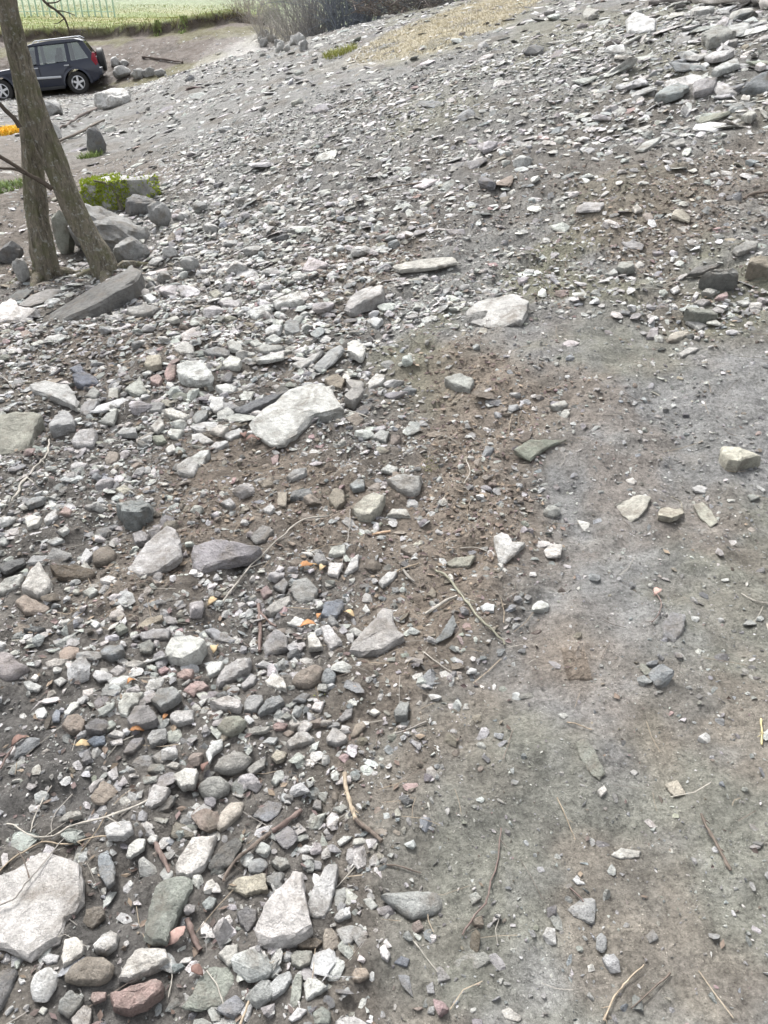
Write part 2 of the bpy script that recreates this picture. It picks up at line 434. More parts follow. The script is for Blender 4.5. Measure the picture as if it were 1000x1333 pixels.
WHERE = dict(A='in the rubble below the leaning trees', B='in the rubble around the big white slab', C='in the rubble beside the pitted slab',
  D='among twigs and brown earth in the rubble', E='in the cobbles beside the dark mud hollow', F='in the packed cobbles beside the mud strip', G='near the broad cracked slab',
  H='near the white triangular rock', I='on the bare brown earth', J='on the upper part of the mud strip', K='at the edge of the brown earth', L='pressed into the greenish mud',
  M='at the foot of the mud strip', N='among shards high on the slope', O='on the slope above the mud strip', P='around the feet of the leaning trees', X='on the stony slope')
# one stone per line: window, colour, thickness, outline corners | own label
STONES = '''
P D .17 215,1150 360,1090 500,1030 620,980 690,960 720,1010 700,1070 560,1145 430,1195 300,1215 205,1205|long dark weathered slab lying at the foot of the leaning trees
A W .3 -60,170 0,140 75,90 110,140 215,140 130,200 0,207|flat jagged white rock below the left trunk
A V .15 90,105 160,60 260,30 330,30 270,75 150,115|thin smooth purplish slate beside the jagged white rock
A D .15 40,70 100,40 180,40 120,75 60,85
A P .22 170,560 150,530 230,500 360,520 410,610 400,650 280,600|pale grey slab leaning above the pointed stone
A N .3 -40,740 0,720 100,700 235,690 200,760 150,860 120,880 0,890 -50,890|broad olive grey slab with a raised edge beside a pale bent twig
A P .5 260,760 320,640 350,640 400,720 390,750 270,790|pointed pyramid-shaped grey stone beside the olive slab
A G .35 410,660 440,620 520,605 500,650 450,690
A U .4 380,490 430,460 500,480 520,510 440,540 390,520|bluish stone in the dark litter below the long slab
A U .4 360,440 420,415 440,450 400,470
A P .4 650,560 740,490 770,570 720,590
A R .5 780,490 820,460 850,490 830,540 790,520
A R .5 855,470 880,420 920,430 910,490 870,505
A Y .5 750,430 770,370 840,370 845,430 790,445|cream block with a yellowish top beside two reddish stones
A W .4 910,350 960,310 1010,320 1010,355 940,370
B W .4 -80,440 0,410 60,400 115,470 100,510 20,525 -60,500|large pitted white stone with a dark hole
A P .4 600,770 640,740 710,760 720,800 650,790
A W .4 370,820 420,775 510,770 490,840 400,850
A P .4 520,720 560,680 620,660 590,730
A B .5 545,930 570,870 625,880 610,930 560,955|tan brick-like stone in the rubble below the leaning trees
A P .5 370,950 400,920 460,935 440,975 375,980
A G .4 440,590 490,540 525,570 500,600
A P .4 560,590 570,550 620,545 615,595
A G .4 770,670 800,620 860,620 840,660
A W .4 850,670 900,650 990,680 960,715 880,700
A P .4 780,740 840,690 860,740 820,780
A N .4 790,800 850,785 870,820 820,835
A W .4 860,860 900,820 920,870 880,890
A W .4 920,960 990,910 1040,940 1010,1000 930,990
A W .4 870,790 890,755 960,760 930,810
A W .4 860,190 920,160 940,190 900,205
A W .6 750,80 790,50 820,75 790,105
A P .3 660,150 760,115 840,115 780,150 690,170
B W .17 290,720 330,690 440,630 520,570 640,540 740,580 790,650 800,670 700,690 640,690 560,760 480,830 400,830 330,780|largest white slab, lying tilted in the middle of the rubble
B D .2 220,670 330,610 480,540 520,545 400,620 270,690|dark splintered slab tucked behind the largest white slab
B W .4 285,160 330,130 400,110 420,140 330,190
B W .4 420,110 470,75 560,50 585,85 500,110 440,125
B P .35 790,130 830,70 900,30 1010,10 1000,80 900,120 820,150|large pale grey rock upslope of the largest white slab
B G .2 620,440 720,340 780,310 800,340 740,410 690,450|smooth rectangular grey slab leaning upslope of the largest white slab
B P .25 520,420 600,390 690,345 640,400 570,440
B W .5 810,320 850,285 890,300 910,350 880,400 815,370
B G .5 800,480 890,480 900,570 840,650 790,620 830,560|curved dark-edged grey stone at the corner of the largest white slab
B B .4 690,510 760,470 800,500 780,550 720,540
B W .4 890,540 960,470 1010,480 1000,520 930,555
B W .4 155,400 200,370 260,400 250,445 170,440
B G .3 60,360 130,330 200,345 190,370 90,375
B P .4 180,320 210,290 265,320 260,355 200,345
B W .3 330,400 400,370 480,355 480,380 400,405 340,415
B W .4 375,240 420,215 475,225 460,255 390,265
B P .4 300,310 340,285 370,315 330,335
B W .4 380,290 430,265 480,295 440,315
B G .3 320,340 380,315 490,330 460,355 380,370
B W .4 120,540 180,520 240,535 220,570 170,580
B W .4 90,640 110,590 170,590 165,650 120,670
B W .4 130,680 190,640 225,670 200,715 135,715
B G .3 0,690 30,655 90,660 70,700 20,735
B W .4 90,770 140,735 195,745 150,790
B W .4 90,850 120,815 180,820 195,840 130,870
B W .3 0,790 50,780 115,815 60,830 0,815
B W .4 -40,930 50,880 100,870 60,950 0,970
B P .3 150,790 250,750 270,780 200,815
B G .4 480,250 490,210 550,190 570,240 520,260
B R .4 410,910 450,880 450,930 420,945
B B .4 800,710 860,675 900,710 860,750
B P .4 930,790 980,760 1030,775 1010,830
B W .4 905,190 950,170 1000,190 960,230
B P .3 140,100 200,80 260,90 240,120 170,120
B Y .4 90,50 130,30 160,45 120,80
C S .75 600,250 650,200 740,170 800,240 800,300 720,360 650,340 640,290|thick slate grey block with a shadowed face above the pitted slab
C P .25 660,580 760,440 880,340 930,370 950,500 830,590 720,620|broad flat slab with small dark pits and a tan edge
C G .6 690,390 740,360 785,390 770,430 710,450
C K .35 260,560 400,550 480,570 500,590 470,620 300,625|flat brown stone with a yellowish lip beside the pitted slab
C K .6 480,480 560,420 610,470 600,530 530,560 490,550|rounded brown stone with wavy banding beside the pitted slab
C W .6 415,520 450,450 490,490 460,540 430,550
C W .55 115,680 150,610 215,545 275,640 240,710 200,720 140,690|sharp white triangular stone beside the flat brown stone
C B .3 80,740 130,700 265,765 230,800 130,800
C W .4 0,650 60,620 130,600 110,660 20,700 -40,700
C D .4 -20,560 60,520 130,500 130,530 30,590
C P .3 140,540 170,500 255,490 240,520 170,545
C W .5 130,300 160,270 220,290 200,350 150,375
C P .5 230,310 290,240 310,300 240,340
C R .5 310,280 340,230 375,260 370,295
C G .5 125,230 170,190 240,180 220,215 150,250
C W .5 520,620 570,595 610,610 580,650 530,640
C P .5 430,690 480,650 515,680 470,725
C W .5 470,850 500,830 525,850 500,880
C N .6 600,880 640,835 670,870 620,910
C Y .4 600,150 650,130 690,150 640,180
C W .5 300,370 340,335 365,360 330,390
C P .4 235,420 300,400 340,415 280,440
C D .5 120,880 180,860 240,870 190,910
C B .2 700,870 770,820 850,805 850,830 760,870
C G .3 720,900 800,875 890,880 880,930 740,935
C G .4 720,960 780,935 810,960 790,1000 730,1000
D V .3 0,560 0,450 120,415 260,440 370,460 330,500 180,540 40,590|broad purplish grey slab half sunk in brown earth beside a long twig
D V .3 300,390 370,340 430,370 380,420 330,430
D Y .45 830,260 900,180 960,165 1010,190 990,240 930,310 870,310|cream block speckled with dark spots on the brown earth
D S .4 510,200 520,160 620,150 635,190 590,205
D B .5 710,200 740,140 795,150 800,220 750,265
D B .4 440,250 450,160 500,160 490,240
D P .5 490,90 530,50 600,45 590,80 520,110
D W .4 710,490 730,450 800,440 800,490 740,500
D W .4 705,590 715,530 790,535 760,605
D W .4 790,590 830,520 870,490 865,560 810,590
D G .35 510,690 530,630 600,615 660,670 640,730 560,750|eight-sided flat grey stone beside the bluish stone
D U .5 670,820 690,740 790,720 790,780 740,840|blue-tinted stone beside an orange dead leaf
D P .4 380,800 430,740 510,690 520,730 470,790 410,820
D W .4 495,860 540,810 590,830 570,870
D S .25 65,880 110,865 240,940 200,960 130,940|thin slate grey sliver above a curled yellow leaf
D W .5 600,910 640,890 685,980 610,990
D W .5 670,870 720,860 785,950 720,990 690,930
D G .4 370,960 440,880 500,920 500,980 380,1020
X P .3 452,852 470,825 500,790 512,792 515,820 528,832 500,852 470,856|rough pale grey wedge-shaped slab at the edge of the brown earth
D W .5 885,780 905,740 930,790 910,800
D P .5 150,230 200,190 230,230 200,255
D P .5 360,260 410,220 435,250 410,285
D B .4 340,110 410,90 425,130 370,145
D S .5 820,130 860,90 900,100 900,150 840,160
D S .4 420,660 480,610 505,640 480,690
D R .5 355,680 390,650 420,690 370,720
E V .5 -30,150 0,30 60,40 100,90 160,110 90,170 30,200|large purplish grey boulder with a dark hollow side by the mud hollow
E W .4 235,100 290,75 365,70 320,110 250,125
E W .4 125,205 160,190 220,205 200,240 150,240
E P .4 280,190 320,165 350,180 310,215
E W .5 160,180 180,145 205,160 190,190
E S .5 525,30 560,-5 640,-5 650,40 590,80 530,70
E P .4 570,140 620,105 660,130 610,165
E P .4 630,100 700,75 765,100 700,130
X W .55 214,846 222,825 250,826 270,840 262,860 240,870 218,862|big blocky white stone above the curled yellow leaf
E W .4 335,360 370,300 420,285 410,320 360,370
E B .45 320,420 350,370 410,360 450,400 430,460 370,460
E D .5 440,430 500,380 560,390 575,430 530,465 460,460
E U .4 270,370 290,335 320,340 310,400 275,400
E W .4 615,320 650,255 750,245 720,310 680,330 660,380 625,365
E G .5 660,390 700,315 780,310 830,390 800,420 690,440
E G .5 785,290 830,220 900,210 950,260 900,310 840,350
E W .4 755,220 780,190 860,175 840,225 770,245
E P .5 560,470 600,435 655,460 640,490
E W .4 570,500 640,490 640,515 580,520
E U .4 450,500 490,475 550,480 550,510 490,525
E V .4 650,540 690,490 755,480 740,520 700,560 640,570
E G .5 765,490 790,440 865,430 870,490 790,540
E P .5 885,370 920,335 1010,330 1010,400 930,430 890,410
E R .5 920,160 960,120 1010,120 1000,170 940,190
E R .5 950,240 1000,190 1040,220 1010,275
E R .5 820,130 850,95 890,130 840,165
E W .5 890,680 960,635 1030,640 1020,740 950,755
E W .4 750,840 800,725 890,750 860,810 790,850
E D .4 800,870 890,780 920,790 880,860
E B .3 470,790 540,710 600,740 625,770 540,830 490,820|flat tan-grey stone at the edge of the dark mud hollow
E P .4 555,670 610,630 620,690 590,710
E P .5 540,960 590,920 680,910 700,970 650,1010 560,1010
E P .4 290,930 350,870 420,865 430,890 330,920
E W .4 860,630 900,605 940,620 920,645
F W .5 70,110 120,80 165,85 150,140 90,175
F P .5 125,200 170,110 240,70 310,65 300,130 210,190 140,240|long rough pale grey stone beside the big blocky white stone
F G .5 250,210 300,155 340,160 330,210 270,235
F W .4 380,180 420,140 480,180 495,245 450,240 400,215
F B .5 520,190 560,140 650,90 690,110 660,200 610,230 530,220|large smooth tan cobble beside a round grey cobble
F S .6 670,180 690,120 730,110 755,160 740,205 690,215
F S .5 270,310 290,260 370,260 375,300 330,355 270,350
F S .5 340,350 390,275 460,260 485,300 430,340 350,370
F W .5 95,320 190,250 260,290 255,340 170,360
F N .6 125,430 170,375 240,360 290,390 270,430 190,480|smooth rounded olive cobble in the packed cobbles
F P .5 490,520 540,460 600,450 645,490 590,520 510,545
F P .5 700,490 730,420 760,430 810,480 810,510 750,530 705,515
F B .4 820,490 850,410 890,385 910,420 850,490
F Y .5 410,580 440,540 500,565 480,600 440,615
F G .5 110,660 150,580 250,540 320,580 280,640 190,680|large rough grey stone crusted with gravel below the olive cobble
F G .6 30,740 80,690 150,675 205,720 190,770 110,820 50,790|large rounded grey cobble below the gravel-crusted stone
F W .4 70,560 110,500 160,490 160,530 110,570 90,620
F P .5 410,720 440,650 480,650 480,700 440,735
F Y .4 120,960 150,870 200,800 270,800 260,870 180,960 150,985|long cream stone with pinkish end near the rounded grey cobble
F S .12 310,880 390,810 470,830 460,880 390,920|flat slate grey stone almost buried in gravel
F G .5 625,850 640,800 675,810 675,860
F W .4 735,850 790,825 815,845 780,875
F R .5 0,230 10,180 60,185 90,215 50,245 0,260
F G .4 280,650 340,600 390,580 380,630 310,680
F W .4 360,510 400,480 450,485 430,515
F W .5 620,330 640,290 690,300 670,350
F G .4 760,390 800,340 840,330 830,370 780,400
F W .5 920,350 950,325 985,350 950,370
K S .8 130,345 165,282 215,300 205,350 200,395 140,390|small upright grey cube-shaped stone at the edge of the brown earth
F P .4 270,440 330,425 410,430 390,455 290,465
F W .4 330,110 370,80 425,100 400,120
F S .4 520,300 570,250 620,245 590,300
F R .4 420,420 450,400 500,410 480,440 430,445
F B .4 470,460 500,440 535,455 500,480
G P .2 -60,250 0,230 70,200 160,130 220,105 330,120 420,160 430,250 440,350 400,410 340,510 310,580 240,600 200,650 150,685 80,640 30,610 -60,600|broad pale cracked slab with a dry twig lying on it
G S .4 510,120 560,85 600,180 600,270 560,300 520,230|small upright slate blade beside the broad cracked slab
G N .35 750,560 770,450 810,300 860,250 960,220 1000,240 1000,290 930,420 870,590 800,590|tall dark olive slate blade leaning beside a brown stick
H W .4 -90,190 0,30 40,20 130,10 110,90 70,190 0,240 -80,230|lumpy bright white stone above the olive slate blade
G W .4 655,130 670,70 720,30 760,35 750,90 680,140
G W .6 765,40 790,10 825,25 815,60 780,60
G W .6 485,600 540,530 580,505 620,540 610,600 560,640 500,630
G W .5 320,660 335,560 400,545 440,590 430,640 330,710
G W .5 215,670 260,635 310,640 300,680 250,695
G B .5 335,740 380,680 450,640 540,645 600,690 580,770 520,810 390,800 340,780|large rounded tan-grey cobble beside the spotted white stone
G W .45 160,800 190,740 260,695 305,730 290,810 240,890 170,880|oval white stone with two dark spots
G W .5 620,790 660,680 720,600 860,600 880,660 820,710 700,780|large white wedge stone resting above the reddish stone
G R .55 570,840 680,800 820,755 855,780 850,840 780,900 680,955 590,930|large reddish pink stone with a pale top edge
G G .4 310,880 370,825 440,870 410,920 360,970 300,930
G P .4 370,980 440,895 480,920 470,1010 380,1020
G R .5 470,870 480,830 555,830 550,870 490,900
G D .5 -40,730 50,700 95,710 60,830 0,950 -40,950|dark smooth stone under the broad cracked slab
G K .4 430,480 450,400 540,390 550,440 480,510
H N .15 0,850 40,760 100,700 200,700 220,760 170,900 20,940 -60,920|flat greenish grey slab sunk in mud beside dry brown stalks
G W .5 930,690 960,650 1010,650 990,690
G W .6 95,770 120,750 135,785 105,800
G W .5 195,940 220,905 250,920 230,960
H W .45 330,530 370,400 440,310 530,215 580,225 590,330 620,440 640,520 600,550 500,600 400,620 340,590|large white triangular rock with a bluish sheen
H W .4 600,370 650,250 710,175 765,180 750,270 730,380 690,450 640,455 600,420|long jagged white stone standing beside the white triangular rock
H K .5 540,590 570,555 650,550 685,570 650,610 570,615|brown flat stone wedged under the white triangular rock
H N .5 510,640 540,610 630,620 620,690 560,720 520,690|pale green stone under the brown wedged stone
H P .5 395,810 450,740 510,715 525,760 480,840 420,880
H N .4 520,800 540,740 575,740 570,860 540,920 510,890
H W .5 580,800 600,755 650,760 710,810 650,850 600,890
H N .5 630,940 680,905 725,940 720,1010 640,1010
H W .4 500,970 550,915 600,930 570,970 520,990
H D .5 230,420 280,390 340,410 340,470 290,535 250,480
H G .6 410,160 440,120 490,135 515,180 460,205
H Y .3 180,290 230,235 390,225 400,320 330,320 280,340 220,300|crumbly cream rock above the white triangular rock
H P .5 135,640 180,590 240,580 240,690 190,705
H B .4 680,600 690,510 730,495 760,540 770,600 700,640
H G .3 750,500 830,475 890,500 830,590 790,600
H W .5 740,450 770,400 820,390 830,440 760,470
H B .6 830,740 850,700 910,705 930,750 870,790 840,780|tan rounded pebble at the foot of the mud strip
H D .3 80,190 150,80 230,20 270,60 200,180 100,210
H S .4 50,370 90,335 130,350 110,400 70,410
H W .5 40,500 60,460 95,490 90,545 50,540
H W .4 545,100 590,70 640,80 630,100 560,115
H W .4 755,50 790,20 840,25 810,50 770,75
H W .4 890,350 930,345 970,390 930,410
I W .25 650,400 690,380 730,390 750,430 820,430 760,490 710,530 680,530 665,470|white forked flat stone lying alone on the brown earth
I P .4 90,110 150,80 280,80 270,140 240,180 170,175
I P .4 60,50 100,20 160,40 130,70
I S .15 330,950 390,880 440,810 460,860 430,910 340,955|slate grey flake beside the long green-brown twig
I W .3 580,760 610,735 660,745 650,790 600,790
I P .4 50,630 100,580 150,580 130,620 70,660
I W .4 90,300 120,250 200,250 220,300 150,290
I W .25 910,470 940,430 1010,440 1000,500 930,505
I B .4 165,470 220,440 280,465 230,500
I B .5 300,710 330,660 355,680 350,720
I N .25 400,530 450,500 560,495 520,560 430,560
J Y .5 750,130 760,60 850,80 910,130 960,165 870,190 830,220 780,190|tan and white rough rock resting on the grey mud
J Y .08 190,400 260,360 330,340 390,360 350,440 290,480 240,440|crumbly whitish rock patch sunk in the mud, wider of two
J Y .08 420,470 440,390 500,330 550,360 560,440 490,490|crumbly whitish rock patch sunk in the mud, narrower of two
J Y .08 610,390 660,370 700,410 740,480 700,510 640,450
J W .25 600,300 640,285 685,300 670,330 620,320
J G .4 890,340 920,330 960,350 910,370
X G .35 862,812 872,797 893,800 890,822 877,838 863,828|square grey stone beside a curled pinkish leaf on the mud
L N .15 75,250 120,240 170,290 215,390 190,430 140,390 90,320|long green-stained stone with a white end sunk in the mud
L W .4 175,480 210,450 225,480 195,510
L W .4 330,390 350,375 378,390 355,410
L Y .25 500,450 560,425 605,500 545,510|square cream stone with a brown stain in the greenish mud
L W .2 240,790 290,755 390,770 380,800 290,810
L W .2 55,910 80,880 120,930 80,935
M G .35 55,330 200,305 370,300 390,370 380,420 230,470 180,440|slanting smooth grey slab at the border of rubble and mud
M V .3 350,710 375,700 430,765 365,785
M G .3 300,800 335,780 345,840 305,840
M G .1 440,680 500,640 600,620 640,660 570,715 460,710
M U .4 130,680 170,645 215,665 200,705
M W .5 55,600 80,575 115,640 100,680 65,650
M W .2 690,930 730,915 800,965 780,990 710,970
M G .4 520,330 560,310 590,350 540,380
X G .5 776,1220 783,1213 790,1220 790,1236 783,1241 776,1236|small smooth oval grey pebble on the greenish mud
X G .3 840,1218 850,1210 858,1222 846,1228
X P .10 604,402 625,388 670,386 690,400 680,425 640,427 608,417|broad flat grey slab alone above the brown earth
X P .15 510,350 545,340 590,332 598,340 560,350 520,355|long thin pale slab lying across the slope
X G .4 578,492 598,483 618,495 612,515 590,505
X N .2 668,590 690,575 740,568 715,580 690,600
N W .3 260,145 310,110 430,100 410,140 330,165 270,175|large flat white stone among shards high on the slope
N G .35 650,200 710,160 800,140 840,165 760,215 690,240|thick grey block with a dark underside high on the slope
N G .5 780,230 800,200 850,195 830,240 790,250
N S .25 400,540 450,480 540,420 600,430 560,480 490,520|tilted slate grey flagstone high on the slope
N G .4 610,440 660,420 740,410 720,460 650,490 610,500
N P .3 700,390 760,340 840,300 860,330 780,370 730,395
N P .3 665,300 720,270 830,265 780,300 710,320
N S .3 860,475 920,430 1010,390 1060,400 1050,480 1010,480|broad slate grey flagstone beside white stones high on the slope
N W .5 850,530 870,490 910,500 900,540
N P .5 860,610 910,560 940,590 910,640
N W .5 930,350 960,320 990,345 960,365
N P .4 950,200 980,180 1020,180 1020,220 960,220
N G .4 30,80 60,50 120,60 60,100
N G .5 290,70 310,40 350,40 330,90
N P .2 300,790 360,740 450,715 420,750 350,790
N P .3 480,750 560,720 570,750 520,765
N P .3 590,70 640,35 730,30 680,70 620,85
O D .7 640,460 740,410 830,395 845,430 840,490 700,500|thick dark block on the slope above the mud strip
O N .5 560,640 570,605 720,600 745,630 720,670 600,670|flat-topped greenish grey block below the thick dark block
O Y .3 465,780 500,740 580,710 600,735 520,780 475,795|cream speckled oblong stone below the greenish grey block
O B .6 880,420 900,360 1010,330 1060,340 1050,440 1010,440|brown layered rock beside the thick dark block
O G .3 810,310 880,260 950,250 940,290 840,330
O D .3 575,440 620,400 760,370 720,400 640,430
O Y .3 495,130 510,100 560,95 600,130 590,155
O P .3 525,190 560,180 600,180 570,215
O P .2 235,265 300,260 355,275 340,300 270,290
O G .5 210,400 230,350 300,355 305,400 250,430
O P .4 150,430 200,400 220,430 180,440
O P .15 0,80 50,55 150,60 120,100 0,105
O W .4 290,90 320,65 350,90 310,110
O P .5 650,530 680,500 740,510 710,545
O W .5 605,550 625,515 645,530 625,560
O G .4 610,580 650,555 700,570 660,595
O P .3 570,670 640,680 690,700 640,725
O V .5 360,770 390,710 430,700 425,770
O W .4 490,510 530,485 545,510 510,530
O G .5 70,540 90,515 130,505 120,545
O P .3 830,570 880,560 920,580 870,595
O P .2 530,850 590,800 650,800 600,840 550,870
'''
HERO = []   # (world outline, centre, radius)
def stone_mesh(name, out, h, c, seed, rough=1.0, lean=0.0, round_=0.0):
    """out: (n,2) outline around 0; h thickness; faceted solid, embedded below z=0"""
    r = np.random.default_rng(seed)
    size = float(np.sqrt(np.abs(np.sum(out[:, 0]*np.roll(out[:, 1], -1)-np.roll(out[:, 0], -1)*out[:, 1])/2)))
    per = np.linalg.norm(np.roll(out, -1, 0)-out, axis=1).sum()
    step = per/30
    pts = []
    for i in range(len(out)):
        a, b = out[i], out[(i+1) % len(out)]
        k = max(1, int(round(np.linalg.norm(b-a)/step)))
        for j in range(k):
            t = j/k; pts.append(a*(1-t)+b*t+(r.normal(0, .018*size*rough, 2) if j else r.normal(0, .008*size, 2)))
    pts = np.array(pts); n = len(pts)
    pr = np.roll(pts, 1, 0); nx = np.roll(pts, -1, 0); pts = pts*.6+(pr+nx)*.2 if round_ else pts*.84+(pr+nx)*.08
    tx, ty = r.normal(0, .10, 2); ty += lean*.75*h/max(np.ptp(out[:, 1]), 1e-4); ph = r.uniform(0, 99)
    spec = [(.97, -.45), (1.0, .10), (.985, .55), (.93, .86), (.80, .985), (.58, 1.0), (.30, 1.01)]
    if round_: spec = [(.85, -.45), (1.0, .15), (.98, .45), (.90, .72), (.72, .92), (.45, 1.0), (.22, 1.03)]
    V = []
    chamf = r.uniform(.4, 1.6, n); chamf = (chamf+np.roll(chamf, 1)+np.roll(chamf, 2))/3
    for k, (s, z) in enumerate(spec):
        ss = 1-(1-s)*(chamf if k in (2, 3, 4) else 1)
        p = pts*ss[:, None] if hasattr(ss, '__len__') else pts*ss
        p = p+r.normal(0, .012*size*rough, p.shape)*(1 if k > 0 else .3)
        nz = (fbm(p[:, 0]/size*3.1+ph, p[:, 1]/size*3.1, seed % 97, 3)-.5)*.34*h*(1 if k >= 2 else .3)*rough
        zz = z*h+nz+(tx*p[:, 0]+ty*p[:, 1])*(1 if k >= 2 else .2)+r.normal(0, .02*h, n)
        V.append(np.column_stack([p, zz]))
    V.append(np.array([[0, 0, 1.02*h+(r.random()-.5)*.2*h]]))
    V = np.concatenate(V)
    F = []
    m = len(spec)
    for k in range(m-1):
        for i in range(n):
            a, b = k*n+i, k*n+(i+1) % n
            F += [(a, b, b+n), (a, b+n, a+n)] if r.random() < .5 else [(a, b, a+n), (b, b+n, a+n)]
    F += [((m-1)*n+i, (m-1)*n+(i+1) % n, m*n) for i in range(n)]
    cc = np.tile(np.array(c), (len(V), 1))*(1+r.normal(0, .05, (len(V), 1)))
    me = np_mesh(name, V, np.array(F), cc, True)
    me.set_sharp_from_angle(angle=math.radians(50 if round_ else 28))
    return me
used_labels = {}
def add_stone(win, col, th, pts, label=None):
    ox, oy, s = WIN[win]
    P_ = np.array([(ox+x/s, oy+y/s) for x, y in pts])
    pmin, pmax = P_[:, 1].min(), P_[:, 1].max()
    # first guess of size for the thickness
    W0 = np.array([cast(*p, H=H)[:2] for p in P_])
    ar = abs(np.sum(W0[:, 0]*np.roll(W0[:, 1], -1)-np.roll(W0[:, 0], -1)*W0[:, 1])/2)
    cx = P_.mean(0); c0 = cast(*cx, H=H)
    wid = (P_[:, 0].max()-P_[:, 0].min())/FPX*c0[3]
    h = th*.62*min(math.sqrt(ar), wid*.9)
    # the near edge lies on the ground, the far edge is the top rim
    zb = float(np.mean(H(W0[:, 0], W0[:, 1]))*.5+np.max(H(W0[:, 0], W0[:, 1]))*.5-np.mean(Hmac(W0[:, 0], W0[:, 1])))
    HH = lambda x, y: Hmac(x, y)+zb
    Wp = np.array([cast(p[0], p[1], lift=h*.85*(pmax-p[1])/(pmax-pmin+1e-6), H=HH)[:2] for p in P_])
    ctr = Wp.mean(0); out = Wp-ctr
    a = np.sum(out[:, 0]*np.roll(out[:, 1], -1)-np.roll(out[:, 0], -1)*out[:, 1])
    if a < 0: out = out[::-1]
    seed = 1000+len(HERO)*7
    r = random.Random(seed)
    base = np.array(CC[col])*(1+r.uniform(-.14, .12))
    base = base*np.array([1+r.uniform(-.03, .05), 1, 1+r.uniform(-.06, .03)])
    rd = 1.0 if label and any(k in label for k in ('round', 'smooth', 'oval', 'cobble', 'boulder')) or (col in 'GSBR' and win in 'EFGH' and r.random() < .25) else 0.0
    me = stone_mesh('stone', out, h, base, seed, .6 if rd else 1.0, lean=1.0 if th < .5 and not rd else 0.0, round_=rd)
    nrm = normal(np.array([ctr[0]]), np.array([ctr[1]]), .15)[0]
    o = link_mesh('stone', me, M_STONE)
    sz = np.linalg.norm(out, axis=1).max()
    o.location = (ctr[0], ctr[1], float(Hmac(ctr[0], ctr[1]))+zb)
    o.rotation_mode = 'QUATERNION'; o.rotation_quaternion = Vector((0, 0, 1)).rotation_difference(Vector(nrm))
    if not label:
        asp = np.ptp(out[:, 0])/max(np.ptp(out[:, 1]), 1e-6); el = max(asp, 1/asp)
        shape = 'long' if el > 2.0 else ('rounded' if rd else ('thick' if th >= .5 else ('flat' if th <= .3 else 'angular')))
        sw = 'tiny' if sz < .03 else ('small' if sz < .07 else ('medium-sized' if sz < .16 else 'large'))
        label = f'{sw} {shape} {CW[col]} stone {WHERE[win]}'
        tag(o, label, 'stone', 'loose stones '+WHERE[win])
    else: tag(o, label, 'stone')
    HERO.append((Wp, ctr, sz))
    return o
for line in STONES.strip().splitlines():
    a, _, lab = line.partition('|')
    t = a.split()
    add_stone(t[0], t[1], float(t[2]), [tuple(float(q) for q in p.split(',')) for p in t[3:]], lab or None)
print('stones', len(HERO))

# ------------------------------------------------------------------ rubble and gravel too many to count
def hull_proto(seed, npts, flat, elong, hi=False):
    r = np.random.default_rng(seed)
    p = r.normal(size=(npts, 3)); p /= np.linalg.norm(p, axis=1)[:, None]
    p *= r.uniform(.8, 1.05, (npts, 1))
    p = np.sign(p)*np.abs(p)**.8
    p *= np.array([elong, 1, flat])*.5
    bm = bmesh.new()
    vs_ = [bm.verts.new(q) for q in p]
    ret = bmesh.ops.convex_hull(bm, input=vs_)
    bad = [g for g in ret['geom_interior']+ret['geom_unused'] if isinstance(g, bmesh.types.BMVert)]
    if bad: bmesh.ops.delete(bm, geom=list(set(bad)), context='VERTS')
    if hi:
        bmesh.ops.bevel(bm, geom=bm.edges[:], offset=.045, segments=1, affect='EDGES')
        bmesh.ops.triangulate(bm, faces=bm.faces[:])
        for v in bm.verts: v.co += Vector(r.normal(0, .012, 3))
    bmesh.ops.triangulate(bm, faces=bm.faces[:]); bmesh.ops.recalc_face_normals(bm, faces=bm.faces[:])
    bm.verts.index_update()
    V = np.array([v.co[:] for v in bm.verts]); F = np.array([[v.index for v in f.verts] for f in bm.faces])
    bm.free(); return V, F
LOW = [hull_proto(50+i, 13, rng.uniform(.35, .8), rng.uniform(1.1, 1.7)) for i in range(24)]
FLATP = [hull_proto(150+i, 13, rng.uniform(.16, .32), rng.uniform(1.2, 2.0)) for i in range(16)]
TINY = [hull_proto(450+i, 8, rng.uniform(.4, .8), rng.uniform(1.1, 1.6)) for i in range(12)]
HIP = [hull_proto(250+i, 15, rng.uniform(.35, .75), rng.uniform(1.1, 1.6), True) for i in range(14)]
HIF = [hull_proto(350+i, 14, rng.uniform(.16, .30), rng.uniform(1.2, 2.0), True) for i in range(12)]
PAL = np.array([CC['W'], CC['P'], CC['G'], CC['D'], CC['S'], CC['B'], CC['K'], CC['R'], CC['V'], CC['N'], CC['Y']])
def quat_mats(nrm, yaw, tilt, r):
    """rotation matrices: local z to (jittered) normal, spun by yaw"""
    n = nrm+r.normal(0, 1, nrm.shape)*tilt[:, None]; n /= np.linalg.norm(n, axis=1)[:, None]
    t = np.stack([np.cos(yaw), np.sin(yaw), np.zeros_like(yaw)], 1)
    t -= n*np.sum(n*t, 1)[:, None]; t /= np.linalg.norm(t, axis=1)[:, None]
    b = np.cross(n, t)
    return np.stack([t, b, n], 2)
def in_view(x, y, m=.25):
    # keep what stands within a generous wedge in front of where the photograph was taken
    return np.abs(x) < (.58*y+.75+m)
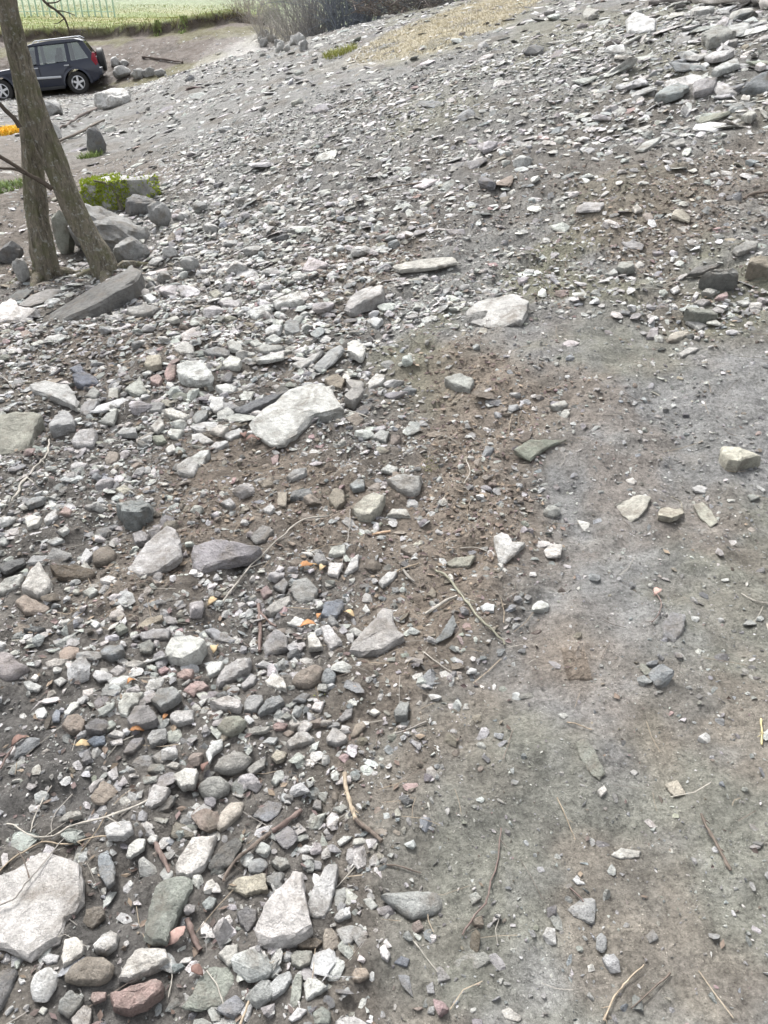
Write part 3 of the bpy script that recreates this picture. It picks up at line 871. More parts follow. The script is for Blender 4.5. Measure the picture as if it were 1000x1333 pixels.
class Heap:
    def __init__(s): s.V = []; s.F = []; s.C = []; s.n = 0; s.cnt = 0
    def add(s, protos, x, y, size, cols, sink=.25, tilt=.18, extra_z=None, yawpref=None):
        if len(x) == 0: return
        z = Hmac(x, y)+Hmicro(x, y)
        nrm = normal(x, y)
        yaw = rng.uniform(0, 2*np.pi, len(x))
        if yawpref is not None: yaw = np.where(rng.random(len(x)) < .6, rng.normal(yawpref, .5, len(x)), yaw)
        Mx = quat_mats(nrm, yaw, rng.uniform(.3, 1.6, len(x))*tilt, rng)
        pi = rng.integers(0, len(protos), len(x))
        sc = size[:, None]*rng.uniform(.8, 1.2, (len(x), 3))
        for k in range(len(protos)):
            ii = np.nonzero(pi == k)[0]
            if len(ii) == 0: continue
            PV, PF = protos[k]
            L = PV[None]*sc[ii][:, None, :]
            Wv = np.einsum('nij,nvj->nvi', Mx[ii], L)
            zext = np.ptp(PV[:, 2])*sc[ii, 2]
            Wv[:, :, 0] += x[ii][:, None]; Wv[:, :, 1] += y[ii][:, None]
            Wv[:, :, 2] += (z[ii]+zext*(.5-sink)+(0 if extra_z is None else extra_z[ii]))[:, None]
            m = len(ii); nv = len(PV)
            s.V.append(Wv.reshape(-1, 3)); s.F.append((PF[None]+(np.arange(m)*nv)[:, None, None]).reshape(-1, 3)+s.n)
            s.C.append(np.repeat(cols[ii], nv, 0)); s.n += m*nv; s.cnt += m
    def build(s, name, mat, label, cat):
        me = np_mesh(name, np.concatenate(s.V), np.concatenate(s.F), np.concatenate(s.C), False)
        o = link_mesh(name, me, mat); tag(o, label, cat, kind='stuff')
        print(name, s.cnt, 'pieces', len(me.polygons), 'tris'); return o
def scatter(n, y0, y1, dens, power=1.0):
    """n tries over the wedge; dens(x,y,zones)->0..1 keeps"""
    u = rng.random(n)
    a, b = .29*2, .9*2                                   # wedge half width .58y+.9
    # cumulative of width (2*(.58y+.9))
    A0 = .58*y0*y0/2+.9*y0; A1 = .58*y1*y1/2+.9*y1
    A = A0+(A1-A0)*u
    y = (-.9+np.sqrt(.81+2*.58*A))/.58
    x = rng.uniform(-1, 1, n)*(.58*y+.9)
    return x, y
def clear_of_stones(x, y, size, k=.45):
    keep = np.ones(len(x), bool)
    for Wp, c, sz in HERO:
        d = np.hypot(x-c[0], y-c[1]); near = np.nonzero(d < sz+size*.5)[0]
        if len(near) == 0: continue
        ins = inpoly(x[near], y[near], c+(Wp-c)*1.0)
        ins |= (size[near] > .6*sz) & (d[near] < .5*sz+.35*size[near])
        keep[near[ins]] = False
    return keep
def stone_cols(n, zn, x, y, brown_bias):
    w_rub = np.array([.42, .28, .12, .04, .06, .03, .015, .012, .02, .012, .02])
    w_far = np.array([.24, .44, .18, .03, .07, .01, .005, .004, .01, .01, .01])
    w_mud = np.array([.16, .24, .32, .08, .08, .03, .02, .01, .01, .03, .02])
    w_brn = np.array([.07, .12, .06, .02, .03, .34, .22, .06, .03, .02, .03])
    cdf = lambda w: np.cumsum(w/w.sum())
    u = rng.random(n)
    far = sstep(4.5, 9, y)
    idx = np.searchsorted(cdf(w_rub), u)
    idx = np.where(rng.random(n) < far, np.searchsorted(cdf(w_far), u), idx)
    idx = np.where(rng.random(n) < zn['mud'], np.searchsorted(cdf(w_mud), u), idx)
    idx = np.where(rng.random(n) < zn['brown']*brown_bias, np.searchsorted(cdf(w_brn), u), idx)
    c = PAL[np.clip(idx, 0, len(PAL)-1)]*rng.uniform(.78, 1.15, (n, 1))
    return c*rng.uniform(.96, 1.04, (n, 3))
def density(zn, x, y, mudk, brownk, darkk, strawk=.4, terrk=.0, transk=.22):
    d = 1-(1-mudk)*np.clip(zn['mud'], 0, 1)
    d = d*(1-(1-brownk)*zn['brown'])*(1-(1-darkk)*zn['dark'])*(1-(1-strawk)*zn['straw'])*(1-(1-terrk)*zn['terr'])
    d = d*(1-(1-transk)*zn['trans']*(.45+.55*sstep(.35, .6, fbm(x*.9, y*.9, 197, 4))))*(1-.6*zn['leftmud'])
    d = d*(1-.72*sstep(28.0, 29.5, y)*(x < -2))*(1-.6*zn['path'])
    lowleft = (x < -1.4-.2*y) & (y > 4.6) & (y < 22)      # trampled earth behind the trees
    return d*np.where(lowleft, .45, 1.0)
rub = Heap(); gravel = Heap()
CLUMP = lambda x, y, f, s: sstep(.30, .62, fbm(x*f, y*f, s, 3))
def layer(heap, protos, n, y0, y1, s0, s1, kd, bb, sink, tilt, clump=None, pw=1.6, yp=None, only=None):
    x, y = scatter(n, y0, y1, None)
    zn = zones(x, y)
    d = density(zn, x, y, *kd)
    if clump: d = d*(clump[2]+(1-clump[2])*CLUMP(x, y, clump[0], clump[1]))
    if only: d = d*zn[only]
    k = rng.random(n) < d
    x, y = x[k], y[k]; zn = {a: b[k] for a, b in zn.items()}
    size = s0+(s1-s0)*rng.random(len(x))**pw
    k = clear_of_stones(x, y, size)
    x, y, size = x[k], y[k], size[k]; zn = {a: b[k] for a, b in zn.items()}
    heap.add(protos, x, y, size, stone_cols(len(x), zn, x, y, bb), sink, tilt, yawpref=yp)
# distant packed shards
layer(rub, FLATP+LOW[:4], 22500, 9.0, 33, .04, .12, (.5, .6, .7), .5, .40, .26, (.7, 401, .55), 2.0, .35)
layer(rub, HIF+HIP[:4], 800, 5.0, 27, .11, .28, (.25, .4, .5), .3, .36, .16, (.5, 402, .2), 2.4, .35)
layer(rub, FLATP+LOW[:6], 25000, 3.8, 10, .022, .075, (.45, .55, .7), .5, .42, .2, (1.2, 403, .4), 1.9, .3)
layer(rub, HIF+HIP[:8], 800, 3.0, 7, .06, .15, (.04, .25, .5), .4, .36, .16, (1.0, 404, .3), 1.9, .3)
# near rubble
layer(rub, HIP+HIF[:8], 3500, .45, 4.8, .028, .080, (.015, .22, .20), .5, .34, .2, (1.6, 405, .5), 1.7)
layer(rub, LOW+FLATP[:8], 18000, .45, 5.0, .016, .036, (.10, .45, .45), .6, .34, .3, (2.5, 406, .5), 1.3)
layer(gravel, TINY+LOW[:6], 24000, .45, 3.4, .007, .017, (.30, .75, .7), .7, .40, .35, (3.5, 407, .4), 1.3)
layer(gravel, TINY, 22000, .45, 2.4, .0035, .008, (.6, 1.0, .9), .7, .3, .4, (5, 408, .3), 1.2)
layer(gravel, TINY+LOW[:3], 18000, 2.4, 5.5, .009, .022, (.6, .8, .9), .7, .35, .35, (2.5, 409, .4), 1.2)
layer(gravel, TINY, 30000, 4.0, 11, .012, .035, (.8, .8, .9, .2, 0, .8), .6, .3, .3, (1.5, 410, .5), 1.4)
layer(rub, HIP+HIF[:6], 5200, 1.5, 7.5, .035, .095, (.0, .3, .2), .3, .30, .2, (1.4, 411, .5), 1.8, None, 'band')
layer(rub, LOW+FLATP[:6], 12000, 1.5, 7.5, .018, .045, (.0, .4, .4), .3, .30, .3, (2.0, 412, .6), 1.3, None, 'band')
layer(rub, HIP[:10]+HIF[:4], 2600, .45, 3.0, .026, .062, (.0, .3, .2), .3, .30, .2, (2.0, 413, .6), 1.5, None, 'cobble')
layer(rub, HIF, 2800, 5.0, 12, .08, .26, (.0, .3, .2, .1, 0, .8), .2, .34, .24, (.9, 414, .5), 2.0, .3, 'crest')
rub.build('rubble', M_STONE, 'countless small broken stones covering the slope between the larger ones', 'rubble')
gravel.build('gravel', M_STONE, 'fine gravel and grit scattered over the mud and between stones', 'gravel')

# ------------------------------------------------------------------ boulders by the trees and near the car
def boulder(px0, px1, py_base, hpx, depth, c, label, cat='boulder', seed=1, blocky=.3, chips=14, lump=.34, mat=None, group=None, name='boulder', tilt=0):
    g = cast((px0+px1)/2, py_base); t = g[3]
    w = (px1-px0)/FPX*t; h = hpx/FPX*t*1.06; d = w*depth
    r = np.random.default_rng(seed)
    bm = bmesh.new(); bmesh.ops.create_icosphere(bm, subdivisions=4 if px1-px0 > 38 else 3, radius=1)
    planes = [(v/np.linalg.norm(v), r.uniform(.52, .86)+(.12 if chips < 10 else 0)) for v in r.normal(size=(chips, 3))]
    V = np.array([v.co[:] for v in bm.verts])
    for nrm_, dd in planes:                       # chip flat facets off
        k = V@nrm_-dd; V = V-np.maximum(k, 0)[:, None]*nrm_*(1-blocky*.3)
    V = np.sign(V)*np.abs(V)**(1-.35*blocky)
    ln = np.linalg.norm(V, axis=1)[:, None]
    nn = fbm(V[:, 0]*2.3+seed, V[:, 1]*2.3+V[:, 2]*1.9, seed, 4)-.5
    n2_ = fbm(V[:, 0]*7+seed, V[:, 1]*7+V[:, 2]*6, seed+5, 3)-.5
    V = V*(1+lump*nn[:, None]+(.12+.5*(lump-.34))*n2_[:, None])
    V = V*np.array([w/2, d/2, h*.62])
    for v, q in zip(bm.verts, V): v.co = q
    me = bpy.data.meshes.new(name); bm.to_mesh(me); bm.free()
    for p in me.polygons: p.use_smooth = True
    me.set_sharp_from_angle(angle=math.radians(24)); set_col(me, np.array(c))
    o = link_mesh(name, me, mat or M_STONE)
    y = g[1]+d*.45; x = g[0]*(y/g[1])
    o.location = (x, y, h1(x, y)+h*.36); o.rotation_euler = (0, tilt, r.uniform(-.3, .3))
    tag(o, label, cat, group)
    HERO.append((np.array([[x-w/2, y-d/2], [x+w/2, y-d/2], [x+w/2, y+d/2], [x-w/2, y+d/2]]), np.array([x, y]), w*.6))
    return o
boulder(84, 198, 334, 46, .8, np.array(CC['P'])*.62, 'broad pale boulder sloping down behind the leaning trunk', seed=3, blocky=.0, tilt=.30, chips=7, lump=.6)
boulder(151, 198, 345, 34, .9, CC['G'], 'mottled grey boulder in front of the broad pale boulder', seed=4)
boulder(192, 228, 300, 27, .9, np.array(CC['G'])*.85, 'rounded grey boulder on the rubble beside the mossy block', seed=5)
boulder(166, 212, 284, 24, .7, CC['D'], 'dark flat-topped boulder below the mossy block', seed=6, blocky=.6)
boulder(112, 139, 200, 31, .8, CC['D'], 'dark upright boulder with grass at its foot', seed=7)
boulder(54, 86, 152, 20, .9, CC['G'], 'smooth grey boulder on the stones below the car', seed=8)
boulder(126, 172, 141, 25, .9, CC['W'], 'bright white boulder below the rear of the car', seed=9)
boulder(62, 82, 182, 20, .9, CC['W'], 'small white boulder right beside the leaning trunk', seed=10)
boulder(72, 108, 336, 50, .5, CC['N'], 'mossy grey rock wedged between the two trunks', seed=11)
boulder(22, 45, 372, 26, .7, CC['P'], 'pale lumpy rock at the foot of the straight trunk', seed=12)
boulder(0, 40, 345, 26, .7, CC['D'], 'dark earthy rock left of the straight trunk', seed=13)
boulder(148, 172, 104, 15, .9, CC['G'], 'rounded brownish boulder just behind the car', seed=14)
for k, (a, b, yb, hp) in enumerate([(170, 190, 104, 11), (186, 204, 101, 10), (143, 158, 88, 11), (200, 219, 100, 9), (155, 170, 86, 7)]):
    boulder(a, b, yb, hp, .9, np.array(CC['G' if k % 2 else 'P'])*.9, 'small boulder in the row of rocks behind the car', seed=20+k, group='rocks behind the car')
for k in range(16):
    a = 338+R.uniform(0, 58); yb = 70-abs(a-368)*.25+R.uniform(-14, 2); s_ = R.uniform(9, 17)
    boulder(a-s_/2, a+s_/2, yb, s_*.8, .9, np.array(CC['P' if k % 3 else 'G'])*R.uniform(.85, 1.05), 'stone in the heap at the foot of the bare shrubs', 'stone', seed=40+k, group='stone heap by the bare shrubs', name='stone')
for k, (px, py, w, hh, c) in enumerate([(232, 350, 16, 9, 'W'), (214, 362, 20, 14, 'P'), (196, 372, 12, 9, 'W'), (223, 333, 22, 12, 'W'), (250, 346, 26, 16, 'P'), (248, 322, 20, 10, 'W'),
        (300, 318, 22, 8, 'P'), (330, 330, 26, 10, 'P'), (275, 300, 22, 10, 'P'), (310, 355, 30, 14, 'W'), (352, 355, 24, 10, 'P'), (395, 300, 44, 9, 'P'), (385, 262, 26, 7, 'P'), (470, 330, 30, 10, 'W'), (262, 270, 22, 10, 'G'), (240, 285, 20, 10, 'P')]):
    boulder(px-w/2, px+w/2, py+hh/2, hh, .8, np.array(CC[c])*R.uniform(.9, 1.05), f"{'chunky' if hh > 11 else 'low'} {CW[c]} stone in the rubble upslope of the long dark slab", 'stone', seed=70+k, blocky=.6, group='chunky stones upslope of the long dark slab', name='stone')

# the mossy block: rock core, pale top, cushions of moss and a dead branch stub
def mossy_block():
    g = cast(160, 270); t = g[3]; w = 80/FPX*t; h = 36/FPX*t; d = w*.55
    x, y = g[0]*(1+d*.5/g[1]), g[1]+d*.5
    root = empty('mossy_block', (x, y, h1(x, y)))
    tag(root, 'square block covered in bright green moss beside the boulders', 'mossy rock')
    bm = bmesh.new(); bmesh.ops.create_cube(bm, size=1)
    bmesh.ops.subdivide_edges(bm, edges=bm.edges[:], cuts=7, use_grid_fill=True)
    rr = np.random.default_rng(77)
    for v in bm.verts:
        c_ = v.co.copy(); f_ = c_.length; c_ = c_*(.72+.28*.62/max(f_, .3))
        n_ = float(fbm(np.array([c_.x*3.2+7]), np.array([c_.y*3+c_.z*3.3]), 9, 4)[0])-.5
        v.co = Vector((c_.x*w*1.05, c_.y*d*1.2, (c_.z+.40)*h*(1.0+.10*c_.x)))*(1+.42*n_)
    me = bpy.data.meshes.new('rock'); bm.to_mesh(me); bm.free(); set_col(me, CC['P'])
    for p in me.polygons: p.use_smooth = True
    me.set_sharp_from_angle(angle=.5)
    # moss: thousands of tiny tufts on the front and the left part of the top
    V, F = [], []
    for p in me.polygons:
        c_, nn0 = np.array(p.center), np.array(p.normal)
        top = nn0[2] > .5
        wgt = (.8 if c_[0] < -.05*w else .06) if top else ((1.0 if c_[0] < .22*w else .15) if nn0[1] < -.2 else .2)
        if c_[2] < .04*h: continue
        for k in range(int(30*wgt)):
            q_ = [np.array(me.vertices[i].co) for i in p.vertices]; u_, v_ = rr.random(), rr.random()
            pt = (q_[0]*(1-u_)+q_[1]*u_)*(1-v_)+(q_[3]*(1-u_)+q_[2]*u_)*v_ if len(q_) == 4 else c_
            if fbm(np.array([pt[0]/w*6]), np.array([pt[2]/h*4+pt[1]*5]), 15, 3)[0] < .42: continue
            nn = nn0+rr.normal(0, .5, 3)+np.array([0, 0, .3]); nn /= np.linalg.norm(nn)
            tt = np.cross(nn, rr.normal(size=3)); tt /= np.linalg.norm(tt); s_ = rr.uniform(.006, .013)
            b_ = len(V); V += [pt-tt*s_-nn*.004, pt+tt*s_-nn*.004, pt+nn*rr.uniform(.010, .040)]; F.append((b_, b_+1, b_+2))
    link_mesh('rock', me, M_STONE, root)
    link_mesh('moss', np_mesh('moss', np.array(V), np.array(F)), M_MOSS, root)
    mb = MB(); mb.tube([(-.30*w, -d*.56, .98*h), (-.12*w, -d*.60, .92*h), (-.02*w, -d*.62, .82*h), (.06*w, -d*.66, .45*h), (.10*w, -d*.72, .02*h)], [.008, .013, .018, .02, .024], 7, .12)
    o = mb.build('branch_stub', M_BARK, root, .8)
mossy_block()

# ------------------------------------------------------------------ the two leaning trees
def smooth_path(pts, n):
    pts = [Vector(p) for p in pts]; out = []
    m = len(pts)
    for i in range(m-1):
        p0, p1, p2, p3 = pts[max(i-1, 0)], pts[i], pts[i+1], pts[min(i+2, m-1)]
        for j in range(n):
            t = j/n
            out.append(.5*((2*p1)+(p2-p0)*t+(2*p0-5*p1+4*p2-p3)*t*t+(3*p1-p0-3*p2+p3)*t*t*t))
    out.append(pts[-1]); return out
def at_y(px, py, Y):
    d = px_dir(px, py); t = Y/d[1]; return Vector((d[0]*t, Y, CAM_H+d[2]*t))
def trunk_mesh(name, path, radii, mat, parent, seed, n=28, flare=0):
    p = smooth_path(path, 9); m = len(p)
    rr = np.interp(np.linspace(0, 1, m), np.linspace(0, 1, len(radii)), radii)
    mb = MB(); mb.tube(p, list(rr), n)
    V = np.array(mb.v)
    cen = np.repeat(np.array([q[:] for q in p]), n, 0)
    ang = np.tile(np.arange(n)/n*2*np.pi, m); lv = np.repeat(np.arange(m), n)
    dirv = V-cen
    fis = fbm(np.cos(ang)*4+seed, np.sin(ang)*4+lv*.10, seed, 4)-.5
    kn = fbm(np.cos(ang)*1.3+seed*2, np.sin(ang)*1.3+lv*.16, seed+3, 3)-.5
    fl = np.exp(-lv/4.0)*flare*(.6+.8*vnoise(np.cos(ang)*1.8+9, np.sin(ang)*1.8, seed))
    V = cen+dirv*(1+.42*fis+.22*kn+fl)[:, None]
    mb.v = [tuple(q) for q in V]
    o = mb.build(name, mat, parent, 1.1)
    return o
def bare_limb(mb, p, dirn, length, rad, depth, r, droop=0.0):
    path = [Vector(p)]; d = Vector(dirn).normalized(); seg = max(3, int(length/.12))
    for i in range(seg):
        d = (d+Vector((r.gauss(0, .12), r.gauss(0, .12), r.gauss(0, .1)-droop))).normalized()
        path.append(path[-1]+d*length/seg)
    mb.tube(path, [rad*(1-.8*i/seg) for i in range(seg+1)], 5 if rad > .006 else 3, .1, rnd=r)
    if depth:
        for k in range(r.randint(2, 4)):
            i = r.randint(1, seg); nd = (d+Vector((r.gauss(0, .7), r.gauss(0, .7), r.gauss(.1, .5)))).normalized()
            bare_limb(mb, path[i], nd, length*r.uniform(.35, .6), rad*(1-.8*i/seg)*.7+.001, depth-1, r, droop)
def tree(base_px, path_px, radii_px, label, seed, dY=0.0):
    g = cast(*base_px); Y = g[1]+.08; t = g[3]
    root = empty('tree', (0, 0, 0)); tag(root, label, 'tree', 'leaning trees beside the rubble')
    pts = [at_y(px, py, Y+dy) for px, py, dy in path_px]
    pts[0].z = min(pts[0].z, h1(pts[0].x, pts[0].y))-.10
    rad = [q/FPX*((Y+dy)/px_dir(px, py)[1])/2*.86 for q, (px, py, dy) in zip(radii_px, path_px)]
    # carry the trunk on above what the photograph shows
    last = pts[-1]; d = (pts[-1]-pts[-2]).normalized()
    up = [last+d*.5+Vector((0, 0, .1)), last+d*.9+Vector((.1, .1, .55)), last+d*1.1+Vector((.25, .2, 1.3)), last+d*1.2+Vector((.35, .3, 2.2))]
    rad += [rad[-1]*.92, rad[-1]*.75, rad[-1]*.5, rad[-1]*.25]
    trunk_mesh('trunk', pts+up, rad, M_BARK, root, seed, flare=.55)
    rr_ = random.Random(seed+1)
    for k in range(4):
        a = k*1.6+rr_.uniform(-.4, .4); q0 = Vector((pts[0].x, pts[0].y, pts[0].z+.16)); pth = [q0]
        for j in range(1, 6):
            L_ = j*.055; xx, yy = q0.x+math.cos(a+j*.06)*(rad[0]*.6+L_), q0.y+math.sin(a+j*.06)*(rad[0]*.6+L_)
            pth.append(Vector((xx, yy, h1(xx, yy)+.035-.013*j)))
        mb_ = MB(); mb_.tube(pth, [.045, .04, .032, .026, .02, .012], 8, .15); mb_.build('root', M_BARK, root, 1.0)
    r = random.Random(seed); mb = MB()
    for q, k in ((up[1], 3), (up[2], 4), (up[3], 4)):
        for i in range(k):
            a = r.uniform(0, 6.28)
            bare_limb(mb, q, (math.cos(a), math.sin(a), r.uniform(.3, 1.0)), r.uniform(.9, 1.6), .02, 2, r)
    o = mb.build('crown', M_TWIG, root); set_col(o.data, (.10, .08, .065))
    return root, Y
t1, Y1 = tree((135, 362), [(147, 372, 0), (132, 340, .0), (115, 308, .02), (94, 268, .04), (69, 205, .05), (49, 155, .03), (33, 100, 0), (22, 60, -.02), (12, 18, -.05), (2, -30, -.08)],
     [40, 36, 33, 33, 34, 33, 31, 30, 29, 28], 'strongly leaning tree with lichen-spotted bark and dark side branches', 5)
t2, Y2 = tree((61, 368), [(62, 378, .05), (60, 350, .06), (54, 310, .09), (48, 268, .14), (43, 205, .20), (36, 150, .22), (24, 90, .24), (6, 20, .25), (-14, -40, .25)],
     [40, 36, 33, 31, 28, 25, 22, 20, 18], 'straighter brown tree rising behind the leaning one', 9)
def branch(pts_px, Y, r0, r1, parent, name='branch', col=(.075, .062, .05), dys=None):
    p = [at_y(a, b, Y+(dys[i] if dys else 0)) for i, (a, b) in enumerate(pts_px)]
    p = smooth_path(p, 4); m = len(p)
    mb = MB(); mb.tube(p, [r0+(r1-r0)*i/(m-1) for i in range(m)], 7, .12)
    o = mb.build(name, M_TWIG, parent, 1.0); set_col(o.data, col); return o
branch([(68, 246), (55, 237), (40, 229), (22, 217), (0, 204), (-25, 190)], Y1-.12, .017, .011, t1)
branch([(33, 226), (18, 220), (0, 219), (-20, 214)], Y1-.13, .010, .007, t1)
branch([(26, 166), (20, 156), (8, 144), (-4, 132), (-25, 118)], Y1-.14, .016, .012, t1)
branch([(10, -45), (40, -25), (58, 2), (74, 14), (84, 24), (89, 36), (91, 47)], Y1-.2, .010, .0035, t1)
branch([(74, 14), (84, 15), (98, 20)], Y1-.2, .004, .002, t1)
branch([(84, 24), (76, 30), (70, 31)], Y1-.2, .003, .0015, t1)
branch([(62, 4), (76, 2), (88, -10)], Y1-.2, .005, .002, t1)

# ------------------------------------------------------------------ car
def paint():
    m, nt, b = new_mat('car_paint'); b.inputs['Base Color'].default_value = (.010, .014, .026, 1); b.inputs['Metallic'].default_value = .0
    b.inputs['Roughness'].default_value = .32; b.inputs['Coat Weight'].default_value = .35; b.inputs['Coat Roughness'].default_value = .06
    P = pos(nt); nt.links.new(mix(nt, (.005, .010, .028), (.10, .095, .09), ramp(nt, noise_n(nt, P, 4, 5, .7), [(.5, 0.0), (.8, .05)])), b.inputs['Base Color'])
    return m
def simple(name, c, rough=.5, metal=0.0):
    m = var_mat(name, c, .12, 30, rough, 0); m.node_tree.nodes['Principled BSDF'].inputs['Metallic'].default_value = metal; return m
def glass():
    m = bpy.data.materials.new('car_glass'); m.use_nodes = True; nt = m.node_tree; nt.nodes.clear()
    o = N(nt, 'ShaderNodeOutputMaterial'); t = N(nt, 'ShaderNodeBsdfTransparent'); t.inputs[0].default_value = (.66, .72, .72, 1)
    g = N(nt, 'ShaderNodeBsdfGlossy'); g.inputs['Roughness'].default_value = .03; mx = N(nt, 'ShaderNodeMixShader')
    lw = N(nt, 'ShaderNodeFresnel'); lw.inputs[0].default_value = 2.3
    nt.links.new(lw.outputs[0], mx.inputs[0]); nt.links.new(t.outputs[0], mx.inputs[1]); nt.links.new(g.outputs[0], mx.inputs[2]); nt.links.new(mx.outputs[0], o.inputs[0])
    return m
def build_car():
    MP, MG = paint(), glass(); MR = simple('tyre_rubber', (.035, .034, .033), .9); MA = simple('alloy', (.62, .63, .65), .35, .7)
    MK = simple('black_plastic', (.03, .031, .033), .6); ML = simple('tail_lens', (.24, .015, .03), .25); MI = simple('seat_fabric', (.05, .05, .055), .9)
    MC = simple('pale_trim', (.45, .47, .50), .35, .5)
    g = cast(106, 121)
    root = empty('car'); tag(root, 'dark blue four-door off-roader with spare wheel on its tailgate', 'car')
    # local frame: rear wheel contact at the origin, +X rear, -X nose, camera side -Y
    WB = 2.49; RW = .345; HW = .86
    def arc(cx, r, a0, a1, n): return [(cx+r*math.cos(math.radians(a0+(a1-a0)*i/n)), RW+r*math.sin(math.radians(a0+(a1-a0)*i/n))) for i in range(n+1)]
    ra = RW+.07
    prof = [(.74, .42), (.80, .55), (.80, .78), (.76, .98), (.70, 1.06), (-.30, .99), (-1.6, .96), (-2.0, .95), (-2.9, .88), (-3.16, .78), (-3.22, .50), (-3.10, .36)]
    low = arc(-WB, ra, 190, -10, 14)+[(-WB+ra+.05, .24), (-ra-.05, .24)]+arc(0, ra, 190, -10, 14)+[(.62, .36)]
    mb = MB(); mb.prism(prof+low, 'y', -HW, HW)
    body = mb.build('body', MP, root, .6, .035)
    # shoulder taper towards the belt
    for v in body.data.vertices:
        if v.co.z > .85: v.co.y *= 1-.10*(v.co.z-.85)/.2
        if v.co.z < .45: v.co.y *= .96
    # roof, pillars
    def half(z): return .80-.20*(z-1.0)/.62
    RZ = 1.60
    mb = MB()
    roofp = [(-1.45, RZ-.07), (-1.15, RZ-.01), (-.5, RZ+.03), (.2, RZ+.02), (.36, RZ-.025), (.44, RZ-.07), (.40, RZ-.09), (-1.42, RZ-.11)]
    mb.prism(roofp, 'y', -.66, .66); mb.build('roof', MP, root, .7, .03)
    def pillar(x0, x1, w0, w1):
        for s in (-1, 1):
            mb = MB(); z0, z1 = .97, RZ-.06
            vv = []
            for (xx, ww, z) in ((x0, w0, z0), (x1, w1, z1)):
                for dx, dy in ((-1, -1), (1, -1), (1, 1), (-1, 1)): vv.append((xx+dx*ww/2, s*(half(z)-.03)+dy*.03, z))
            mb.add(vv, [(3, 2, 1, 0), (4, 5, 6, 7), (0, 1, 5, 4), (1, 2, 6, 5), (2, 3, 7, 6), (3, 0, 4, 7)]); mb.build('pillar', MP, root)
    pillar(-2.02, -1.38, .10, .10); pillar(-1.12, -1.06, .11, .10); pillar(-.12, -.10, .13, .11); pillar(.66, .36, .22, .18)
    def pane(x0b, x1b, x0t, x1t, name='window'):
        for s in (-1, 1):
            z0, z1 = 1.0, RZ-.08
            mb = MB(); yb, yt = s*(half(z0)-.012), s*(half(z1)-.012)
            mb.add([(x0b, yb, z0), (x1b, yb, z0), (x1t, yt, z1), (x0t, yt, z1), (x0b, yb-s*.006, z0), (x1b, yb-s*.006, z0), (x1t, yt-s*.006, z1), (x0t, yt-s*.006, z1)],
                   [(0, 1, 2, 3), (7, 6, 5, 4), (0, 4, 5, 1), (1, 5, 6, 2), (2, 6, 7, 3), (3, 7, 4, 0)]); mb.build(name, MG, root)
    pane(-1.96, -1.17, -1.34, -1.11); pane(-1.06, -.18, -1.01, -.16); pane(-.05, .54, -.04, .26)
    mb = MB(); mb.box((.585, 0, 1.28), (.012, 1.16, .52), Matrix.Rotation(-.47, 3, 'Y')); mb.build('rear_window', MG, root)
    mb = MB(); mb.box((-1.72, 0, 1.26), (.012, 1.20, .78), Matrix.Rotation(.84, 3, 'Y')); mb.build('windscreen', MG, root)
    for sx in (-1.45, -.55):
        for sy in (-.36, .36):
            mb = MB(); mb.box((sx, sy, .85), (.14, .5, .72), Matrix.Rotation(.22, 3, 'Y')); mb.box((sx+.11, sy, 1.30), (.09, .26, .2), Matrix.Rotation(.2, 3, 'Y')); mb.build('seat', MI, root, .8, .03)
    # wheels
    def wheel(cx, cy, s, name='wheel', spare=False):
        w = empty(name, (cx, cy, RW)); w.parent = root
        mb = MB(); n = 28
        ring = [(.205, -.09), (.25, -.105), (.315, -.10), (RW, -.07), (RW, .07), (.315, .10), (.25, .105), (.205, .09)]
        v = []; f = []
        for i in range(n):
            a = 2*math.pi*i/n
            v += [(r_*math.cos(a), y_, r_*math.sin(a)) for r_, y_ in ring]
        m = len(ring)
        for i in range(n):
            for k in range(m): f.append((i*m+k, i*m+(k+1) % m, ((i+1) % n)*m+(k+1) % m, ((i+1) % n)*m+k))
        mb.add(v, f); mb.build('tyre', MR, w, .7)
        rim = MB(); v = []; f = []
        prof_ = [(.215, -.095), (.20, -.10), (.185, -.08), (.18, .06), (.215, .08)]; m = len(prof_)
        for i in range(n):
            a = 2*math.pi*i/n; v += [(r_*math.cos(a), s*-y_*-1 if False else (y_ if s < 0 else -y_), r_*math.sin(a)) for r_, y_ in prof_]
        for i in range(n):
            for k in range(m-1): f.append((i*m+k, i*m+k+1, ((i+1) % n)*m+k+1, ((i+1) % n)*m+k))
        rim.add(v, f)
        for k in range(5):
            a = 2*math.pi*k/5+.3; rot = Matrix.Rotation(-a, 3, 'Y'); c = rot @ Vector((.11, s*.075, 0)); rim.box(c, (.17, .035, .062), rot)
        rim.tube([(0, s*.05, 0), (0, s*.10, 0)], [.055, .05], 12)
        rim.build('rim', MA, w, .6)
        hub = MB(); hub.tube([(0, s*.02, 0), (0, s*.028, 0)], [.18, .18], 20); hub.build('brake_disc', MK, w)
        return w
    for cx in (0, -WB):
        for s in (-1, 1): wheel(cx, s*.755, s)
    sp = wheel(.90, -.02, -1, 'spare_wheel'); sp.location = (.87, -.02, .93); sp.rotation_euler = (0, 0, math.pi/2)
    mb = MB(); mb.tube([(.80, -.02, .93), (.965, -.02, .93), (.985, -.02, .93)], [.352, .352, .30], 26); mb.build('wheel_cover', MK, root, .7)
